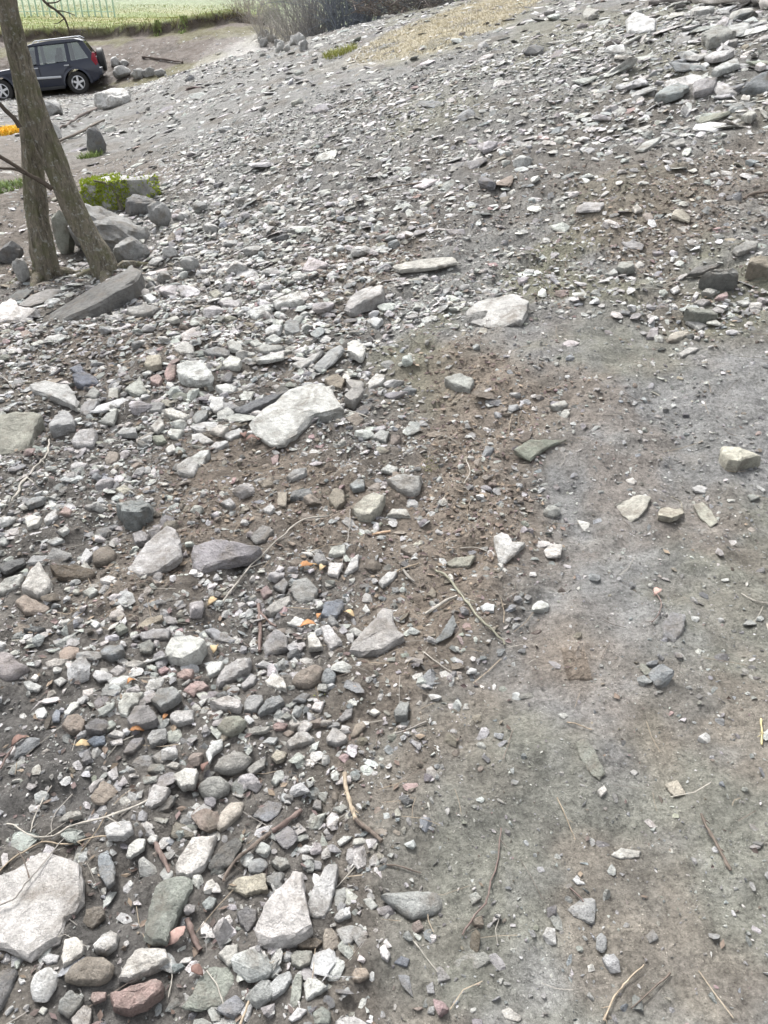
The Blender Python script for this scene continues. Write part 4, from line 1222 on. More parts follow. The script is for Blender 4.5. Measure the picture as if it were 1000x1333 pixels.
    # flares, mouldings, bumpers, lights
    for cx in (0, -WB):
        for s in (-1, 1):
            mb = MB(); o_ = arc(cx, ra+.065, 186, -6, 16); i_ = arc(cx, ra-.005, 186, -6, 16)
            v = []; f = []
            for (a, b) in zip(o_, i_): v += [(a[0], s*(HW-.01), a[1]), (b[0], s*(HW+.035), b[1]), (b[0], s*(HW-.10), b[1])]
            for k in range(len(o_)-1):
                for q in range(3): f.append((k*3+q, k*3+(q+1) % 3, k*3+3+(q+1) % 3, k*3+3+q))
            mb.add(v, f); mb.build('wheel_arch', MP, root, .6)
    for s in (-1, 1):
        mb = MB(); mb.box((-1.25, s*(HW+.012), .60), (1.52, .03, .07), Matrix.Rotation(.04, 3, 'Y')); mb.build('side_moulding', MC, root, .6, .01)
        mb = MB(); mb.box((-1.25, s*(HW-.005), .27), (1.6, .06, .10)); mb.build('sill', MK, root, .6, .015)
        for dx in (-1.16, -.16):
            mb = MB(); mb.box((dx+.02, s*(HW-.004), .62), (.012, .012, .66)); mb.build('door_seam', MK, root)
            mb = MB(); mb.box((dx-.07, s*(HW-.035), .885), (.17, .035, .035)); mb.build('door_handle', MC, root, .6, .008)
        mb = MB(); mb.prism([(.60, .98), (.68, 1.18), (.74, 1.18), (.785, .96), (.79, .80), (.70, .80)], 'y', s*.70, s*.835); mb.build('tail_light', ML, root, .6, .01)
        mb = MB(); mb.box((-1.68, s*.93, 1.03), (.12, .18, .14)); mb.build('mirror', MP, root, .6, .02)
        mb = MB(); mb.tube([(-1.15, s*.60, RZ), (-1.05, s*.60, RZ+.05), (.30, s*.60, RZ+.07), (.42, s*.60, RZ+.0)], [.014]*4, 8); mb.build('roof_rail', MC, root, .8)
        mb = MB(); mb.prism([(-3.19, .62), (-3.21, .76), (-3.0, .82), (-2.92, .70)], 'y', s*.52, s*.84); mb.build('headlight', MC, root)
    mb = MB(); mb.box((.77, 0, .60), (.20, 1.70, .22)); mb.build('rear_bumper', MP, root, .6, .04)
    mb = MB(); mb.box((.80, 0, .715), (.16, 1.66, .025)); mb.build('bumper_step', MC, root, .6, .008)
    mb = MB(); mb.box((-3.20, 0, .50), (.18, 1.66, .26)); mb.build('front_bumper', MP, root, .6, .05)
    mb = MB(); mb.box((-1.2, 0, .40), (3.3, 1.2, .2)); mb.build('underbody', MK, root)
    yaw = math.radians(13); pit = math.radians(-5.0)
    root.rotation_mode = 'QUATERNION'
    root.rotation_quaternion = Matrix.Rotation(yaw, 3, 'Z').to_quaternion() @ Matrix.Rotation(pit, 3, 'Y').to_quaternion()
    off = Matrix.Rotation(yaw, 3, 'Z') @ Vector((0, .755, 0))
    root.scale = (.97, .97, .97)
    root.location = (g[0]+off.x, g[1]+off.y, h1(g[0], g[1])-.02)
    print('car at', root.location, 'depth', g[3])
build_car()

# ------------------------------------------------------------------ background: fence, grass, shrubs, driftwood
M_FENCE = simple('fence_wire', (.40, .54, .43), .6)
def fence():
    Y = 43.0; x0, x1 = -22.5, -12.6
    root = empty('fence', (x0, Y, h1(x0, Y))); tag(root, 'light green metal fence along the top of the grass', 'fence')
    z0 = root.location.z; n = int((x1-x0)/.30)
    for i in range(n+1):
        x = i*.30; zb = h1(x0+x, Y)-z0
        mb = MB(); mb.box((x, 0, zb+.72), (.06, .04, 1.5)); mb.build('picket', M_FENCE, root)
    for hz in (.22, 1.3):
        mb = MB(); mb.tube([(i*.3, .03, h1(x0+i*.3, Y)-z0+hz) for i in range(n+1)], [.018]*(n+1), 6); mb.build('rail', M_FENCE, root)
fence()

def blades(name, n, sampler, hmin, hmax, wid, cols, label, cat, lean=.5):
    P0 = sampler(n); x, y = P0[:, 0], P0[:, 1]; n = len(x)
    z = Hmac(x, y)+Hmicro(x, y)-.01
    hh = rng.uniform(hmin, hmax, n); a = rng.uniform(0, 2*np.pi, n); w = wid*rng.uniform(.7, 1.3, n)
    lx, ly = rng.normal(0, lean, n)*hh, rng.normal(0, lean, n)*hh
    b0 = np.stack([x-np.cos(a)*w, y-np.sin(a)*w, z], 1); b1 = np.stack([x+np.cos(a)*w, y+np.sin(a)*w, z], 1)
    m0 = np.stack([x+lx*.4-np.cos(a)*w*.7, y+ly*.4-np.sin(a)*w*.7, z+hh*.65], 1); m1 = np.stack([x+lx*.4+np.cos(a)*w*.7, y+ly*.4+np.sin(a)*w*.7, z+hh*.65], 1)
    tp = np.stack([x+lx, y+ly, z+hh*.95], 1)
    V = np.stack([b0, b1, m1, m0, tp], 1).reshape(-1, 3); o = np.arange(n)*5
    F = np.concatenate([np.stack([o, o+1, o+2], 1), np.stack([o, o+2, o+3], 1), np.stack([o+3, o+2, o+4], 1)])
    c = np.array(cols)[rng.integers(0, len(cols), n)]*rng.uniform(.75, 1.2, (n, 1))
    ob = link_mesh(name, np_mesh(name, V, F, np.repeat(c, 5, 0)), M_GRASS); tag(ob, label, cat, kind='stuff'); return ob
def samp_terr(n):
    x = rng.uniform(-24, -4, n); y = rng.uniform(33, 47, n); k = (terrace_mask(x, y) > .5); return np.stack([x, y], 1)[k]
blades('grass', 26000, samp_terr, .03, .08, .009, [(.22, .28, .07), (.30, .32, .11), (.42, .37, .19), (.17, .24, .06)], 'short green and straw grass on the terrace above the car', 'grass')
def samp_edge(n):
    x = rng.uniform(-18, -4.6, n); y = rng.uniform(33, 37, n); m = terrace_mask(x, y); k = (m > .35) & (m < .98); return np.stack([x, y], 1)[k]
blades('overhanging_grass', 16000, samp_edge, .06, .20, .010, [(.24, .20, .11), (.16, .15, .06), (.11, .09, .055)], 'dry grass hanging over the broken edge of the terrace', 'grass', .8)
def samp_straw(n):
    A = ZW['straw']; lo, hi = A.min(0), A.max(0)
    x = rng.uniform(lo[0], hi[0], n); y = rng.uniform(lo[1], hi[1], n); k = zmask('straw', x, y) > .5; return np.stack([x, y], 1)[k]
blades('straw_grass', 34000, samp_straw, .02, .06, .004, [(.52, .46, .33), (.45, .40, .29), (.56, .51, .39)], 'patch of flattened straw-yellow grass on the ridge', 'dry grass', 1.2)
def samp_clump(px, py, rad):
    def f(n):
        g = cast(px, py); a = rng.uniform(0, 6.28, n); r_ = rad*np.sqrt(rng.random(n)); return np.stack([g[0]+r_*np.cos(a), g[1]+r_*np.sin(a)*1.5], 1)
    return f
def clump(px, py, rad, n, h0, h1_, cols, label, wid=.006):
    o = blades('grass_tuft', n, samp_clump(px, py, rad), h0, h1_, wid, cols, label, 'grass tuft', .6)
    del o['kind']
GREEN = [(.20, .27, .09), (.27, .33, .13), (.17, .21, .08)]
clump(118, 203, .16, 260, .03, .10, GREEN, 'green grass tuft at the foot of the dark upright boulder')
clump(8, 245, .30, 500, .03, .10, GREEN+[(.30, .38, .22)], 'pale green low plants left of the tree trunks', .010)
clump(205, 38, .16, 90, .04, .13, GREEN, 'small green bush at the lip of the grass terrace', .02)
clump(238, 36, .20, 100, .04, .15, GREEN, 'second small green bush on the terrace lip nearer the shrubs', .02)
clump(443, 70, .30, 400, .05, .14, [(.30, .31, .10)], 'thin yellowish grass tuft beside the straw patch')
clump(8, 170, .55, 2200, .03, .10, [(.75, .50, .05), (.80, .58, .10), (.70, .38, .04)], 'bright yellow-orange low patch behind the leaning tree', .016)
for px, py, rad, n in [(910, 1050, .04, 60), (895, 985, .05, 50), (560, 612, .025, 40), (418, 912, .006, 10)]:
    pass
MOSSC = [(.16, .19, .05), (.22, .24, .07)]
clump(558, 612, .03, 160, .006, .018, MOSSC, 'tiny moss cushion at the edge of the brown earth', .002)
clump(417, 912, .010, 60, .004, .012, [(.42, .55, .05), (.5, .6, .08)], 'tiny bright lime sprig among the cobbles', .003)

def shrub(px, py, Y, n, hgt, spread, col, label, seed, thick=.012, lean=(0, 0)):
    r = random.Random(seed); p = at_y(px, py, Y); x = p.x; z = h1(x, Y)
    root = empty('bare_shrub', (x, Y, z)); tag(root, label, 'shrub', 'bare shrubs behind the ridge')
    mb = MB()
    for k in range(n):
        a = r.uniform(0, 6.28); q = r.random()*spread*.35
        d = Vector((math.cos(a)*r.uniform(.05, .55)+lean[0], math.sin(a)*r.uniform(.05, .4)+lean[1], 1)).normalized()
        bare_limb(mb, (math.cos(a)*q, math.sin(a)*q, -.05), d, hgt*r.uniform(.6, 1.1), thick*r.uniform(.5, 1), 1, r, .015)
    o = mb.build('stems', M_BARE, root); 
    c = np.tile(np.array(col), (len(o.data.vertices), 1))*np.random.default_rng(seed).uniform(.6, 1.3, (len(o.data.vertices), 1)); set_col(o.data, c)
for i, (px, py, Y, n, h_, sp, col, lab) in enumerate([
    (350, 42, 31, 60, 1.8, 1.2, (.34, .32, .29), 'sparse pale bare shrub at the end of the grass terrace'),
    (390, 48, 27.5, 110, 2.4, 1.6, (.34, .325, .30), 'dense pale grey bare shrub behind the stone heap'),
    (415, 48, 26.5, 130, 2.6, 1.5, (.30, .29, .28), 'dense upright grey bare shrub right of the stone heap'),
    (447, 46, 26, 120, 2.6, 1.2, (.22, .24, .27), 'bluish bare shrub beside the driftwood'),
    (478, 40, 26.5, 130, 2.6, 1.4, (.22, .235, .265), 'bluish grey twiggy shrub behind the driftwood'),
    (520, 28, 27, 110, 2.2, 1.8, (.22, .20, .18), 'brown twiggy shrub behind the dead branches'),
    (570, 16, 26.5, 110, 2.0, 1.8, (.26, .25, .24), 'greyish bare shrub at the top of the straw patch'),
    (325, 32, 36, 60, 2.0, 1.6, (.33, .29, .24), 'thin tan shrub at the broken end of the terrace')]):
    shrub(px, py, Y, n, h_, sp, col, lab, 300+i)

# dead wood lying on the ridge and slope
def ground_pts(pts_px, lift=0.0):
    out = []
    for p in pts_px:
        g = cast(p[0], p[1], H=H); out.append(Vector((g[0], g[1], h1(g[0], g[1])+lift)))
    return out
def stick(name, pts_px, r0, r1, col, label, cat='stick', lift=None, group=None, n=7, jit=.16, bend=None):
    p = ground_pts(pts_px, (max(r0, r1)*.8+.004) if lift is None else lift)
    # bridge over bumps instead of following each one
    zs = [q.z for q in p]
    for i in range(1, len(p)-1): p[i].z = max(p[i].z, (zs[i-1]+zs[i+1])/2)
    if bend:
        for i, b in enumerate(bend): p[min(i, len(p)-1)].z += b
    p = smooth_path(p, 5); m = len(p)
    o_ = p[0].copy(); p = [q-o_ for q in p]
    rk = random.Random(int(pts_px[0][0]*7+pts_px[0][1])); L_ = sum((p[i+1]-p[i]).length for i in range(m-1))
    ph1, ph2 = rk.uniform(0, 6), rk.uniform(0, 6); kick = 0
    for i in range(1, m):
        if rk.random() < .18: kick = rk.gauss(0, .012)*L_
        p[i] += Vector((rk.gauss(0, .004)*L_+kick*.3, .010*L_*math.sin(i*.9+ph1)+kick*.3, abs(rk.gauss(0, .004))*L_))
    mb = MB(); mb.tube(p, [(r0+(r1-r0)*i/(m-1))*(1+.18*math.sin(i*1.7+ph2)) for i in range(m)], n, jit)
    if L_ > .09:
        for k in range(rk.randint(1, 3)):
            i = rk.randint(2, m-2); t_ = (p[min(i+1, m-1)]-p[i-1]).normalized(); sd_ = Vector((-t_.y, t_.x, 0))*rk.choice((-1, 1))
            q1 = p[i]+(t_*.7+sd_*.7)*L_*rk.uniform(.05, .16); rr_ = (r0+(r1-r0)*i/(m-1))*.55
            mb.tube([p[i], (p[i]+q1)/2+Vector((0, 0, rr_)), q1], [rr_, rr_*.8, rr_*.4], 5, .15)
    o = mb.build(name, M_TWIG, None, 1.0)
    c = np.tile(np.array(col), (len(o.data.vertices), 1))*np.random.default_rng(len(p)).uniform(.75, 1.25, (len(o.data.vertices), 1)); set_col(o.data, c)
    o.location = o_; tag(o, label, cat, group); return o
DW = 'dead wood on the ridge'
def log3(name, a, b, Y0, Y1_, r0, r1, col, label, cat='log', flat=False):
    p, q = at_y(*a, Y0), at_y(*b, Y1_)
    mb = MB(); d = q-p
    if flat:
        rot = d.to_track_quat('X', 'Z').to_matrix(); mb.box((0, 0, 0), (d.length, .16, .05), rot)
    else:
        pts = [d*(i/8-.5)+Vector((0, 0, R.uniform(-.02, .02))) for i in range(9)]
        mb.tube(pts, [r0+(r1-r0)*i/8 for i in range(9)], 8, .12)
    o = mb.build(name, M_TWIG, None, .9); set_col(o.data, col); o.location = (p+q)/2; tag(o, label, cat, DW); return o
log3('plank', (462, 43), (508, 31), 22.3, 22.6, 0, 0, (.30, .19, .14), 'reddish brown plank lying on the ridge by the bluish shrubs', 'plank', True)
log3('log', (434, 55), (520, 36), 21.8, 22.4, .06, .04, (.26, .25, .24), 'grey weathered log along the foot of the bare shrubs')
log3('log', (498, 26), (515, 24), 22.4, 22.5, .10, .09, (.50, .49, .46), 'short pale log end on the ridge')
log3('plank', (525, 18), (551, 30), 22.6, 22.4, 0, 0, (.48, .46, .44), 'pale broken plank on the dead branches', 'plank', True)
log3('branch', (515, 32), (530, 5), 22.5, 23.2, .045, .03, (.20, .17, .15), 'dark forked dead branch standing up on the ridge', 'branch')
log3('branch', (528, 6), (575, 3), 23.0, 23.0, .04, .025, (.40, .36, .32), 'pale dead branch across the top of the driftwood', 'branch')
log3('branch', (575, 22), (605, 4), 21.8, 22.2, .035, .02, (.18, .17, .17), 'thin dark branch leaning over the straw patch', 'branch')
def brush(px, py, Y, n, w, h_, col, label, seed):
    r = random.Random(seed); p = at_y(px, py, Y); z = h1(p.x, Y); mb = MB()
    for k in range(n):
        q = Vector((r.uniform(-w, w), r.uniform(-.4, .4), r.uniform(0, h_)*(1-.3*r.random())))
        d = Vector((r.uniform(-1, 1), r.uniform(-.6, .6), r.uniform(-.35, .5))).normalized(); L_ = r.uniform(.2, .8)
        mb.tube([q, q+d*L_*.5+Vector((0, 0, r.uniform(-.05, .05))), q+d*L_], [r.uniform(.008, .022), .009, .004], 4)
    o = mb.build('brush_pile', M_TWIG); o.location = (p.x, Y, z)
    c = np.tile(np.array(col), (len(o.data.vertices), 1))*np.random.default_rng(seed).uniform(.4, 1.6, (len(o.data.vertices), 1)); set_col(o.data, c)
    tag(o, label, 'brush pile', DW)
brush(520, 34, 22.6, 220, 1.1, .55, (.17, .15, .135), 'tangled pile of dead twigs beside the straw patch', 5)
brush(565, 22, 22.8, 200, 1.0, .6, (.15, .15, .15), 'dark tangle of twigs under the leaning thin branch', 6)
# branches high on the slope and near the car
stick('branch', [(845, 11), (880, 7), (930, 4), (1000, 2), (1040, 0)], .035, .05, (.13, .12, .115), 'long dark straight branch lying high on the slope', 'branch')
stick('branch', [(905, 8), (950, 10), (985, 8), (1000, 13), (1040, 20)], .05, .07, (.42, .40, .38), 'thick pale curved branch below the dark straight one', 'branch')
stick('branch', [(186, 76), (205, 78), (225, 82), (238, 83)], .04, .03, (.12, .10, .09), 'dark branch lying on the bank behind the car', 'branch')
stick('branch', [(130, 141), (105, 156), (78, 172)], .03, .02, (.14, .12, .11), 'thin dark branch between boulders below the car', 'branch')
stick('branch', [(136, 158), (110, 172), (74, 188)], .02, .02, (.17, .15, .13), 'straight brown branch downhill of the thin dark one', 'branch')

# ------------------------------------------------------------------ sticks and twigs in the rubble
PALE, TAN, BRN, GRY, RED, GRN = (.33, .31, .275), (.30, .25, .19), (.13, .108, .092), (.24, .225, .205), (.15, .115, .103), (.22, .215, .17)
SX = [
 ([(449, 1010), (452, 1035), (458, 1055), (463, 1070)], .008, .0085, TAN, 'bent stick with peeled orange wood beside the mud strip'),
 ([(463, 1069), (475, 1080), (486, 1088), (497, 1098)], .0085, .0075, BRN, 'brown stick end continuing from the peeled stick'),
 ([(392, 1058), (375, 1072), (355, 1085)], .009, .009, RED, 'thick reddish brown stick end near the long cream stone'),
 ([(352, 1087), (330, 1105), (310, 1125), (290, 1150)], .008, .005, BRN, 'dark rotten stick below the reddish stick end'),
 ([(203, 1100), (212, 1118), (222, 1140)], .009, .0085, RED, 'reddish stick beside the olive slate blade'),
 ([(245, 1200), (252, 1220), (262, 1240)], .010, .009, RED, 'dark reddish stick behind the olive slate blade'),
 ([(352, 1255), (335, 1285), (320, 1320), (310, 1345)], .0035, .0045, TAN, 'thin brown stalk beside the flat sunk slab'),
 ([(345, 1262), (330, 1295), (312, 1330)], .003, .003, BRN, 'darker thin stalk beside the brown stalk'),
 ([(912, 1062), (922, 1085), (935, 1110), (950, 1135)], .005, .0065, BRN, 'dark brown twig lying on the greenish mud'),
 ([(567, 745), (585, 760), (605, 785), (630, 815), (658, 842)], .0065, .005, GRN, 'long green-brown twig at the edge of the brown earth'),
 ([(595, 778), (575, 790), (553, 803)], .007, .009, PALE, 'short pale flaky stick beside the long green-brown twig'),
 ([(288, 788), (310, 760), (335, 735), (360, 708), (390, 688), (430, 672)], .004, .005, PALE, 'long pale bent twig over the twig-strewn earth'),
 ([(456, 665), (455, 690), (450, 720), (440, 755)], .003, .0025, GRY, 'thin forked grey twig beside the cream speckled block'),
 ([(337, 790), (339, 820), (338, 850)], .009, .009, RED, 'reddish stick standing in the twig-strewn earth'),
 ([(340, 800), (350, 812), (360, 818)], .007, .005, RED, 'side twig against the reddish standing stick'),
 ([(65, 575), (60, 595), (45, 615), (30, 632), (18, 655)], .006, .009, PALE, 'pale curved bark strip beside the olive slab'),
 ([(-5, 490), (8, 495), (20, 506)], .008, .008, GRY, 'short grey stick above the broad olive slab'),
 ([(150, 500), (165, 497), (195, 488)], .004, .003, PALE, 'thin pale twig below the reddish stones'),
 ([(380, 949), (405, 946), (432, 944)], .008, .010, GRY, 'grey root-like stick among the packed cobbles'),
 ([(725, 1040), (735, 1062), (748, 1095)], .0022, .0015, TAN, 'thin straw-coloured stem on the mud'),
 ([(652, 1080), (650, 1110), (640, 1150), (630, 1180), (600, 1220)], .0022, .003, RED, 'long thin reddish stem beside the slanting slab'),
 ([(742, 1158), (755, 1172), (765, 1185)], .003, .002, RED, 'short reddish twig on the greenish mud'),
 ([(838, 1258), (815, 1280), (800, 1300), (785, 1330)], .0022, .003, TAN, 'thin tan stem curving at the foot of the mud'),
 ([(872, 1268), (850, 1290), (820, 1315)], .0028, .002, BRN, 'thin brown stem beside the tan curving stem'),
 ([(738, 942), (750, 946), (770, 952)], .003, .002, TAN, 'short pale twig above the green-stained stone'),
 ([(990, 938), (991, 955), (991, 972)], .004, .004, (.40, .35, .20), 'yellow straw lying on the grey mud'),
 ([(965, 775), (985, 785), (1010, 788)], .003, .002, PALE, 'pale straw beside the mud strip'),
 ([(499, 1127), (520, 1130), (548, 1138)], .003, .0025, BRN, 'thin brown twig above the slanting slab'),
 ([(475, 1115), (460, 1135), (437, 1158)], .0025, .002, PALE, 'thin pale stalk beside the jagged white stone'),
 ([(555, 942), (530, 952), (508, 960)], .004, .003, GRY, 'thin grey twig beside the cube-shaped stone'),
 ([(550, 850), (570, 865), (598, 885)], .003, .002, PALE, 'pale forked twig on the brown earth edge'),
 ([(598, 715), (620, 717), (645, 724)], .003, .002, PALE, 'thin pale twig pointing to the white forked stone'),
 ([(607, 600), (612, 618), (603, 632)], .004, .003, PALE, 'short hooked pale twig on the brown earth'),
 ([(372, 575), (355, 588), (340, 596)], .006, .006, BRN, 'short dark stick below the largest white slab'),
 ([(480, 545), (455, 538), (438, 545)], .004, .003, PALE, 'pale thin twig at the tip of the largest white slab'),
 ([(850, 770), (860, 785), (858, 800), (848, 812)], .003, .002, RED, 'curled reddish stem beside the square grey stone'),
 ([(500, 760), (520, 745), (545, 735)], .005, .004, TAN, 'tan stick on the brown earth'),
 ([(420, 738), (400, 736), (395, 737)], .005, .003, (.55, .36, .18), 'small orange wood splinter in the twig-strewn earth'),
 ([(508, 694), (495, 696), (485, 698)], .007, .006, (.50, .36, .25), 'short orange-tan wood piece beside the cream speckled block'),
 ([(525, 745), (535, 757), (540, 760)], .008, .006, GRY, 'stubby grey root piece beside the white stones'),
 ([(10, 1075), (60, 1092), (110, 1078), (160, 1060), (212, 1032)], .003, .005, PALE, 'long pale branching stalk crossing above the broad cracked slab'),
 ([(-5, 1140), (25, 1115), (55, 1100), (95, 1105), (140, 1090)], .003, .0025, TAN, 'yellowish stalk at the rim of the broad cracked slab'),
 ([(40, 1090), (48, 1060), (68, 1025)], .0025, .002, PALE, 'thin upright pale stalk by the dark mud hollow'),
 ([(68, 1090), (70, 1065), (95, 1035)], .0022, .002, GRY, 'thin grey stalk by the dark mud hollow'),
 ([(105, 1112), (125, 1085), (140, 1060)], .0022, .002, TAN, 'thin tan stalk beside the upright slate blade'),
 ([(0, 1200), (25, 1188), (45, 1165), (75, 1128), (90, 1108)], .0028, .002, GRY, 'dark forked twig lying across the broad cracked slab'),
 ([(46, 1163), (40, 1140), (30, 1125)], .0022, .0015, BRN, 'small side twig on the broad cracked slab'),
 ([(220, 1300), (225, 1275), (222, 1250)], .002, .0015, PALE, 'thin pale stalk above the reddish pink stone'),
 ([(295, 1320), (285, 1290), (270, 1265)], .0025, .002, PALE, 'thin pale stalk on the flat sunk slab'),
 ([(20, 975), (12, 990), (2, 1003)], .005, .004, RED, 'dark reddish stick by the purple boulder'),
 ([(550, 240), (500, 250), (470, 256)], .010, .006, BRN, 'thin branch lying among shards up the slope'),
 ([(1000, 252), (975, 258), (968, 262)], .015, .012, BRN, 'dark stick beside the olive patch up the slope'),
]
for pts, r0, r1, c, lab in SX:
    lift = None
    if 'cracked slab' in lab and ('across' in lab or 'on the' in lab): lift = .05
    stick('twig', pts, r0*.66, r1*.62, c, lab, 'twig', lift)

# dead leaves
def leaf(px, py, size_px, col, label, yaw, seed, group=None):
    g = cast(px, py, H=H); L_ = .8*size_px/FPX*g[3]; r = random.Random(seed)
    mb = MB(); n = 7; rows = []
    for i in range(n):
        t = i/(n-1); w = math.sin(math.pi*min(1, t*.93+.05))**.8*.26*L_; cz = .18*L_*math.sin(t*math.pi*r.uniform(.8, 1.4))
        rows.append([((t-.5)*L_, -w*(1+r.uniform(-.2, .2)), cz+.35*w), ((t-.5)*L_, 0, cz), ((t-.5)*L_, w*(1+r.uniform(-.2, .2)), cz+.5*w)])
    v = [p for row in rows for p in row]; f = []
    for i in range(n-1):
        for k in range(2): a = i*3+k; f.append((a, a+1, a+4, a+3))
    mb.add(v, f)
    mb.tube([(-.5*L_, 0, rows[0][1][2]), (-.7*L_, .03*L_, .04*L_)], [.02*L_, .012*L_], 5)
    o = mb.build('dead_leaf', M_LEAF, None, 1.2); set_col(o.data, col)
    o.location = (g[0], g[1], h1(g[0], g[1])+.012); o.rotation_euler = (r.uniform(-.3, .3), r.uniform(-.3, .3), yaw)
    so = o.modifiers.new('thick', 'SOLIDIFY'); so.thickness = .0012
    tag(o, label, 'leaf', group)
OR, YL, DB, PK = (.34, .18, .09), (.40, .31, .19), (.16, .105, .09), (.36, .25, .22)
for i, (px, py, s_, c, yaw, lab) in enumerate([
    (402, 818, 26, OR, .2, 'bright orange dead leaf beside the blue-tinted stone'), (416, 806, 16, OR, 1.3, 'upright orange leaf scrap above the bright orange leaf'),
    (281, 848, 24, YL, 1.6, 'curled yellow dead leaf beside the big blocky white stone'), (277, 787, 22, YL, 1.2, 'pale yellow folded leaf on the brown earth'),
    (180, 954, 22, OR, .3, 'orange dead leaf between grey cobbles'), (172, 890, 16, OR, 1.0, 'small reddish orange leaf above the white cobble'),
    (110, 973, 24, YL, .2, 'thin yellow leaf curl by the dark mud hollow'), (216, 937, 14, OR, 1.4, 'small orange leaf scrap between grey cobbles'),
    (232, 1222, 34, PK, .9, 'pinkish brown dead leaf beside the olive slate blade'), (258, 1268, 26, DB, -.6, 'dark brown dead leaf by the reddish stick'),
    (330, 575, 24, DB, .4, 'dark purple-brown dead leaf under the largest white slab'), (318, 570, 20, DB, 1.9, 'crumpled dark leaf under the largest white slab'),
    (27, 968, 26, DB, .8, 'dark red dead leaf by the purplish boulder'), (268, 1002, 18, DB, 1.2, 'dark red leaf scrap under the gravel-crusted stone'),
    (855, 775, 22, PK, .9, 'curled pinkish leaf beside the square grey stone'), (420, 743, 18, YL, 1.2, 'yellowish leaf beside the white stones'),
    (700, 1000, 0, None, 0, ''), (455, 803, 20, YL, -.6, 'tan leaf strip above the wedge-shaped slab'),
    (398, 740, 22, OR, .1, 'orange wood-like leaf strip in the twig-strewn earth')]):
    if c: leaf(px, py, s_, c, lab, yaw, 900+i)
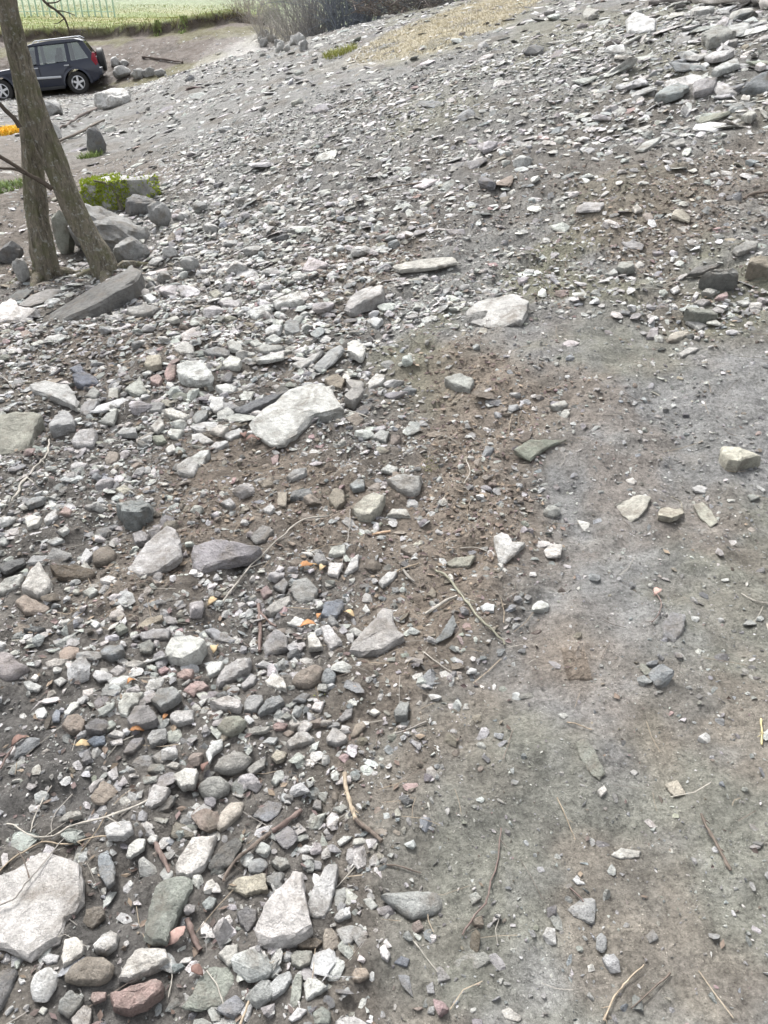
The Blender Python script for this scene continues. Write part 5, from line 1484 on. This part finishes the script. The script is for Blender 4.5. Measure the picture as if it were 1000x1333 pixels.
# litter: scraps of leaf and twig too many to count
def litter():
    n = 34000; x, y = scatter(n, .5, 6.0, None); zn = zones(x, y)
    d = (.35+.65*zn['brown'])*(1-.93*zn['mud'])*(.15+.85*CLUMP(x, y, 2.2, 501)); k = rng.random(n) < d
    x, y = x[k], y[k]; n = len(x); z = Hmac(x, y)+Hmicro(x, y)
    s = rng.uniform(.003, .012, n)*(1+.15*y); a = rng.uniform(0, 6.28, n); ca, sa = np.cos(a), np.sin(a); w = s*rng.uniform(.3, .7, n)
    j = lambda q: rng.uniform(0, q, n)
    V = np.stack([np.stack([x-ca*s, y-sa*s, z+.002+j(.006)], 1), np.stack([x-sa*w, y+ca*w, z+.003+j(.010)], 1), np.stack([x+ca*s, y+sa*s, z+.002+j(.010)], 1), np.stack([x+sa*w, y-ca*w, z+.002+j(.006)], 1)], 1).reshape(-1, 3)
    o = np.arange(n)*4; F = np.concatenate([np.stack([o, o+1, o+2], 1), np.stack([o, o+2, o+3], 1)])
    P_ = np.array([(.13, .10, .085), (.17, .135, .11), (.15, .115, .11), (.21, .17, .13), (.10, .082, .075)])
    c = P_[rng.integers(0, 5, n)]*rng.uniform(.7, 1.2, (n, 1))
    tag(link_mesh('leaf_litter', np_mesh('leaf_litter', V, F, np.repeat(c, 4, 0)), M_LEAF), 'brown leaf scraps scattered between the stones', 'leaf litter', kind='stuff')
    # straws and twiglets
    n = 3600; x, y = scatter(n, .5, 6.0, None); zn = zones(x, y)
    d = (.5+.5*zn['brown'])*(1-.55*zn['mud']); k = rng.random(n) < d; x, y = x[k], y[k]; n = len(x)
    L_ = rng.uniform(.012, .055, n)*(1+.1*y); a = rng.normal(.5, .9, n); dx, dy = np.cos(a)*L_, np.sin(a)*L_; r_ = rng.uniform(.0004, .0009, n)*(1+.12*y)
    bx = rng.normal(0, .12, n)*L_
    P0 = np.stack([x-dx, y-dy], 1); P1 = np.stack([x-np.sin(a)*bx, y+np.cos(a)*bx], 1); P2 = np.stack([x+dx, y+dy], 1)
    VV = []
    for P_ in (P0, P1, P2):
        zz = Hmac(P_[:, 0], P_[:, 1])+Hmicro(P_[:, 0], P_[:, 1])+.003+rng.uniform(0, .008, n)
        for q in range(3):
            an = 2*np.pi*q/3+.5
            VV.append(np.stack([P_[:, 0]-np.sin(a)*np.cos(an)*r_, P_[:, 1]+np.cos(a)*np.cos(an)*r_, zz+np.sin(an)*r_], 1))
    V = np.stack(VV, 1).reshape(-1, 3); o = np.arange(n)*9; F = []
    for s0 in (0, 3):
        for q in range(3):
            F.append(np.stack([o+s0+q, o+s0+(q+1) % 3, o+s0+3+(q+1) % 3], 1)); F.append(np.stack([o+s0+q, o+s0+3+(q+1) % 3, o+s0+3+q], 1))
    PC = np.array([PALE, TAN, BRN, GRY, (.30, .25, .19)]); c = PC[rng.integers(0, 5, n)]*rng.uniform(.6, 1.1, (n, 1))
    tag(link_mesh('twig_litter', np_mesh('twig_litter', V, np.concatenate(F), np.repeat(c, 9, 0)), M_TWIG), 'short straws and twiglets strewn over the earth', 'twig litter', kind='stuff')
litter()

# print of a boot sole pressed in the mud: bars of mud squeezed up between the treads
def tread():
    g = cast(750, 862, H=H); u = np.linspace(-1, 1, 70); U, Vv = np.meshgrid(u, u)
    x = g[0]+U*.042; y = g[1]+Vv*.075
    zig = np.abs(((U*1.6+10) % 1)-.5)*.5
    bar = np.clip(1-np.abs(((Vv*2.6+zig*1.3+10) % 1)-.5)/.13, 0, 1)
    bar2 = np.clip(1-np.abs(((U*1.3+10.5) % 1)-.5)/.10, 0, 1)
    edge = sstep(0, .25, 1-np.maximum(np.abs(U), np.abs(Vv)))
    z = Hmac(x, y)+HN.get('h', x, y)*.6+float(HN.get('h', np.array([g[0]]), np.array([g[1]]))[0])*.4+edge*(.001+.0035*np.maximum(bar, bar2))-(1-edge)*.02
    n = 70; I = np.arange(n*n).reshape(n, n)
    F = np.stack([I[:-1, :-1].ravel(), I[:-1, 1:].ravel(), I[1:, 1:].ravel(), I[1:, :-1].ravel()], 1)
    o = link_mesh('boot_print', np_mesh('boot_print', np.stack([x, y, z], -1).reshape(-1, 3), F, np.array([.25, .212, .175]), True), M_GROUND)
    o.parent = bpy.data.objects['ground']
tread()
print('objects', len(bpy.data.objects), 'tris', sum(sum(len(p.vertices)-2 for p in o.data.polygons) if len(o.data.polygons) < 50000 else len(o.data.loops)-2*len(o.data.polygons) for o in bpy.data.objects if o.type == 'MESH'))
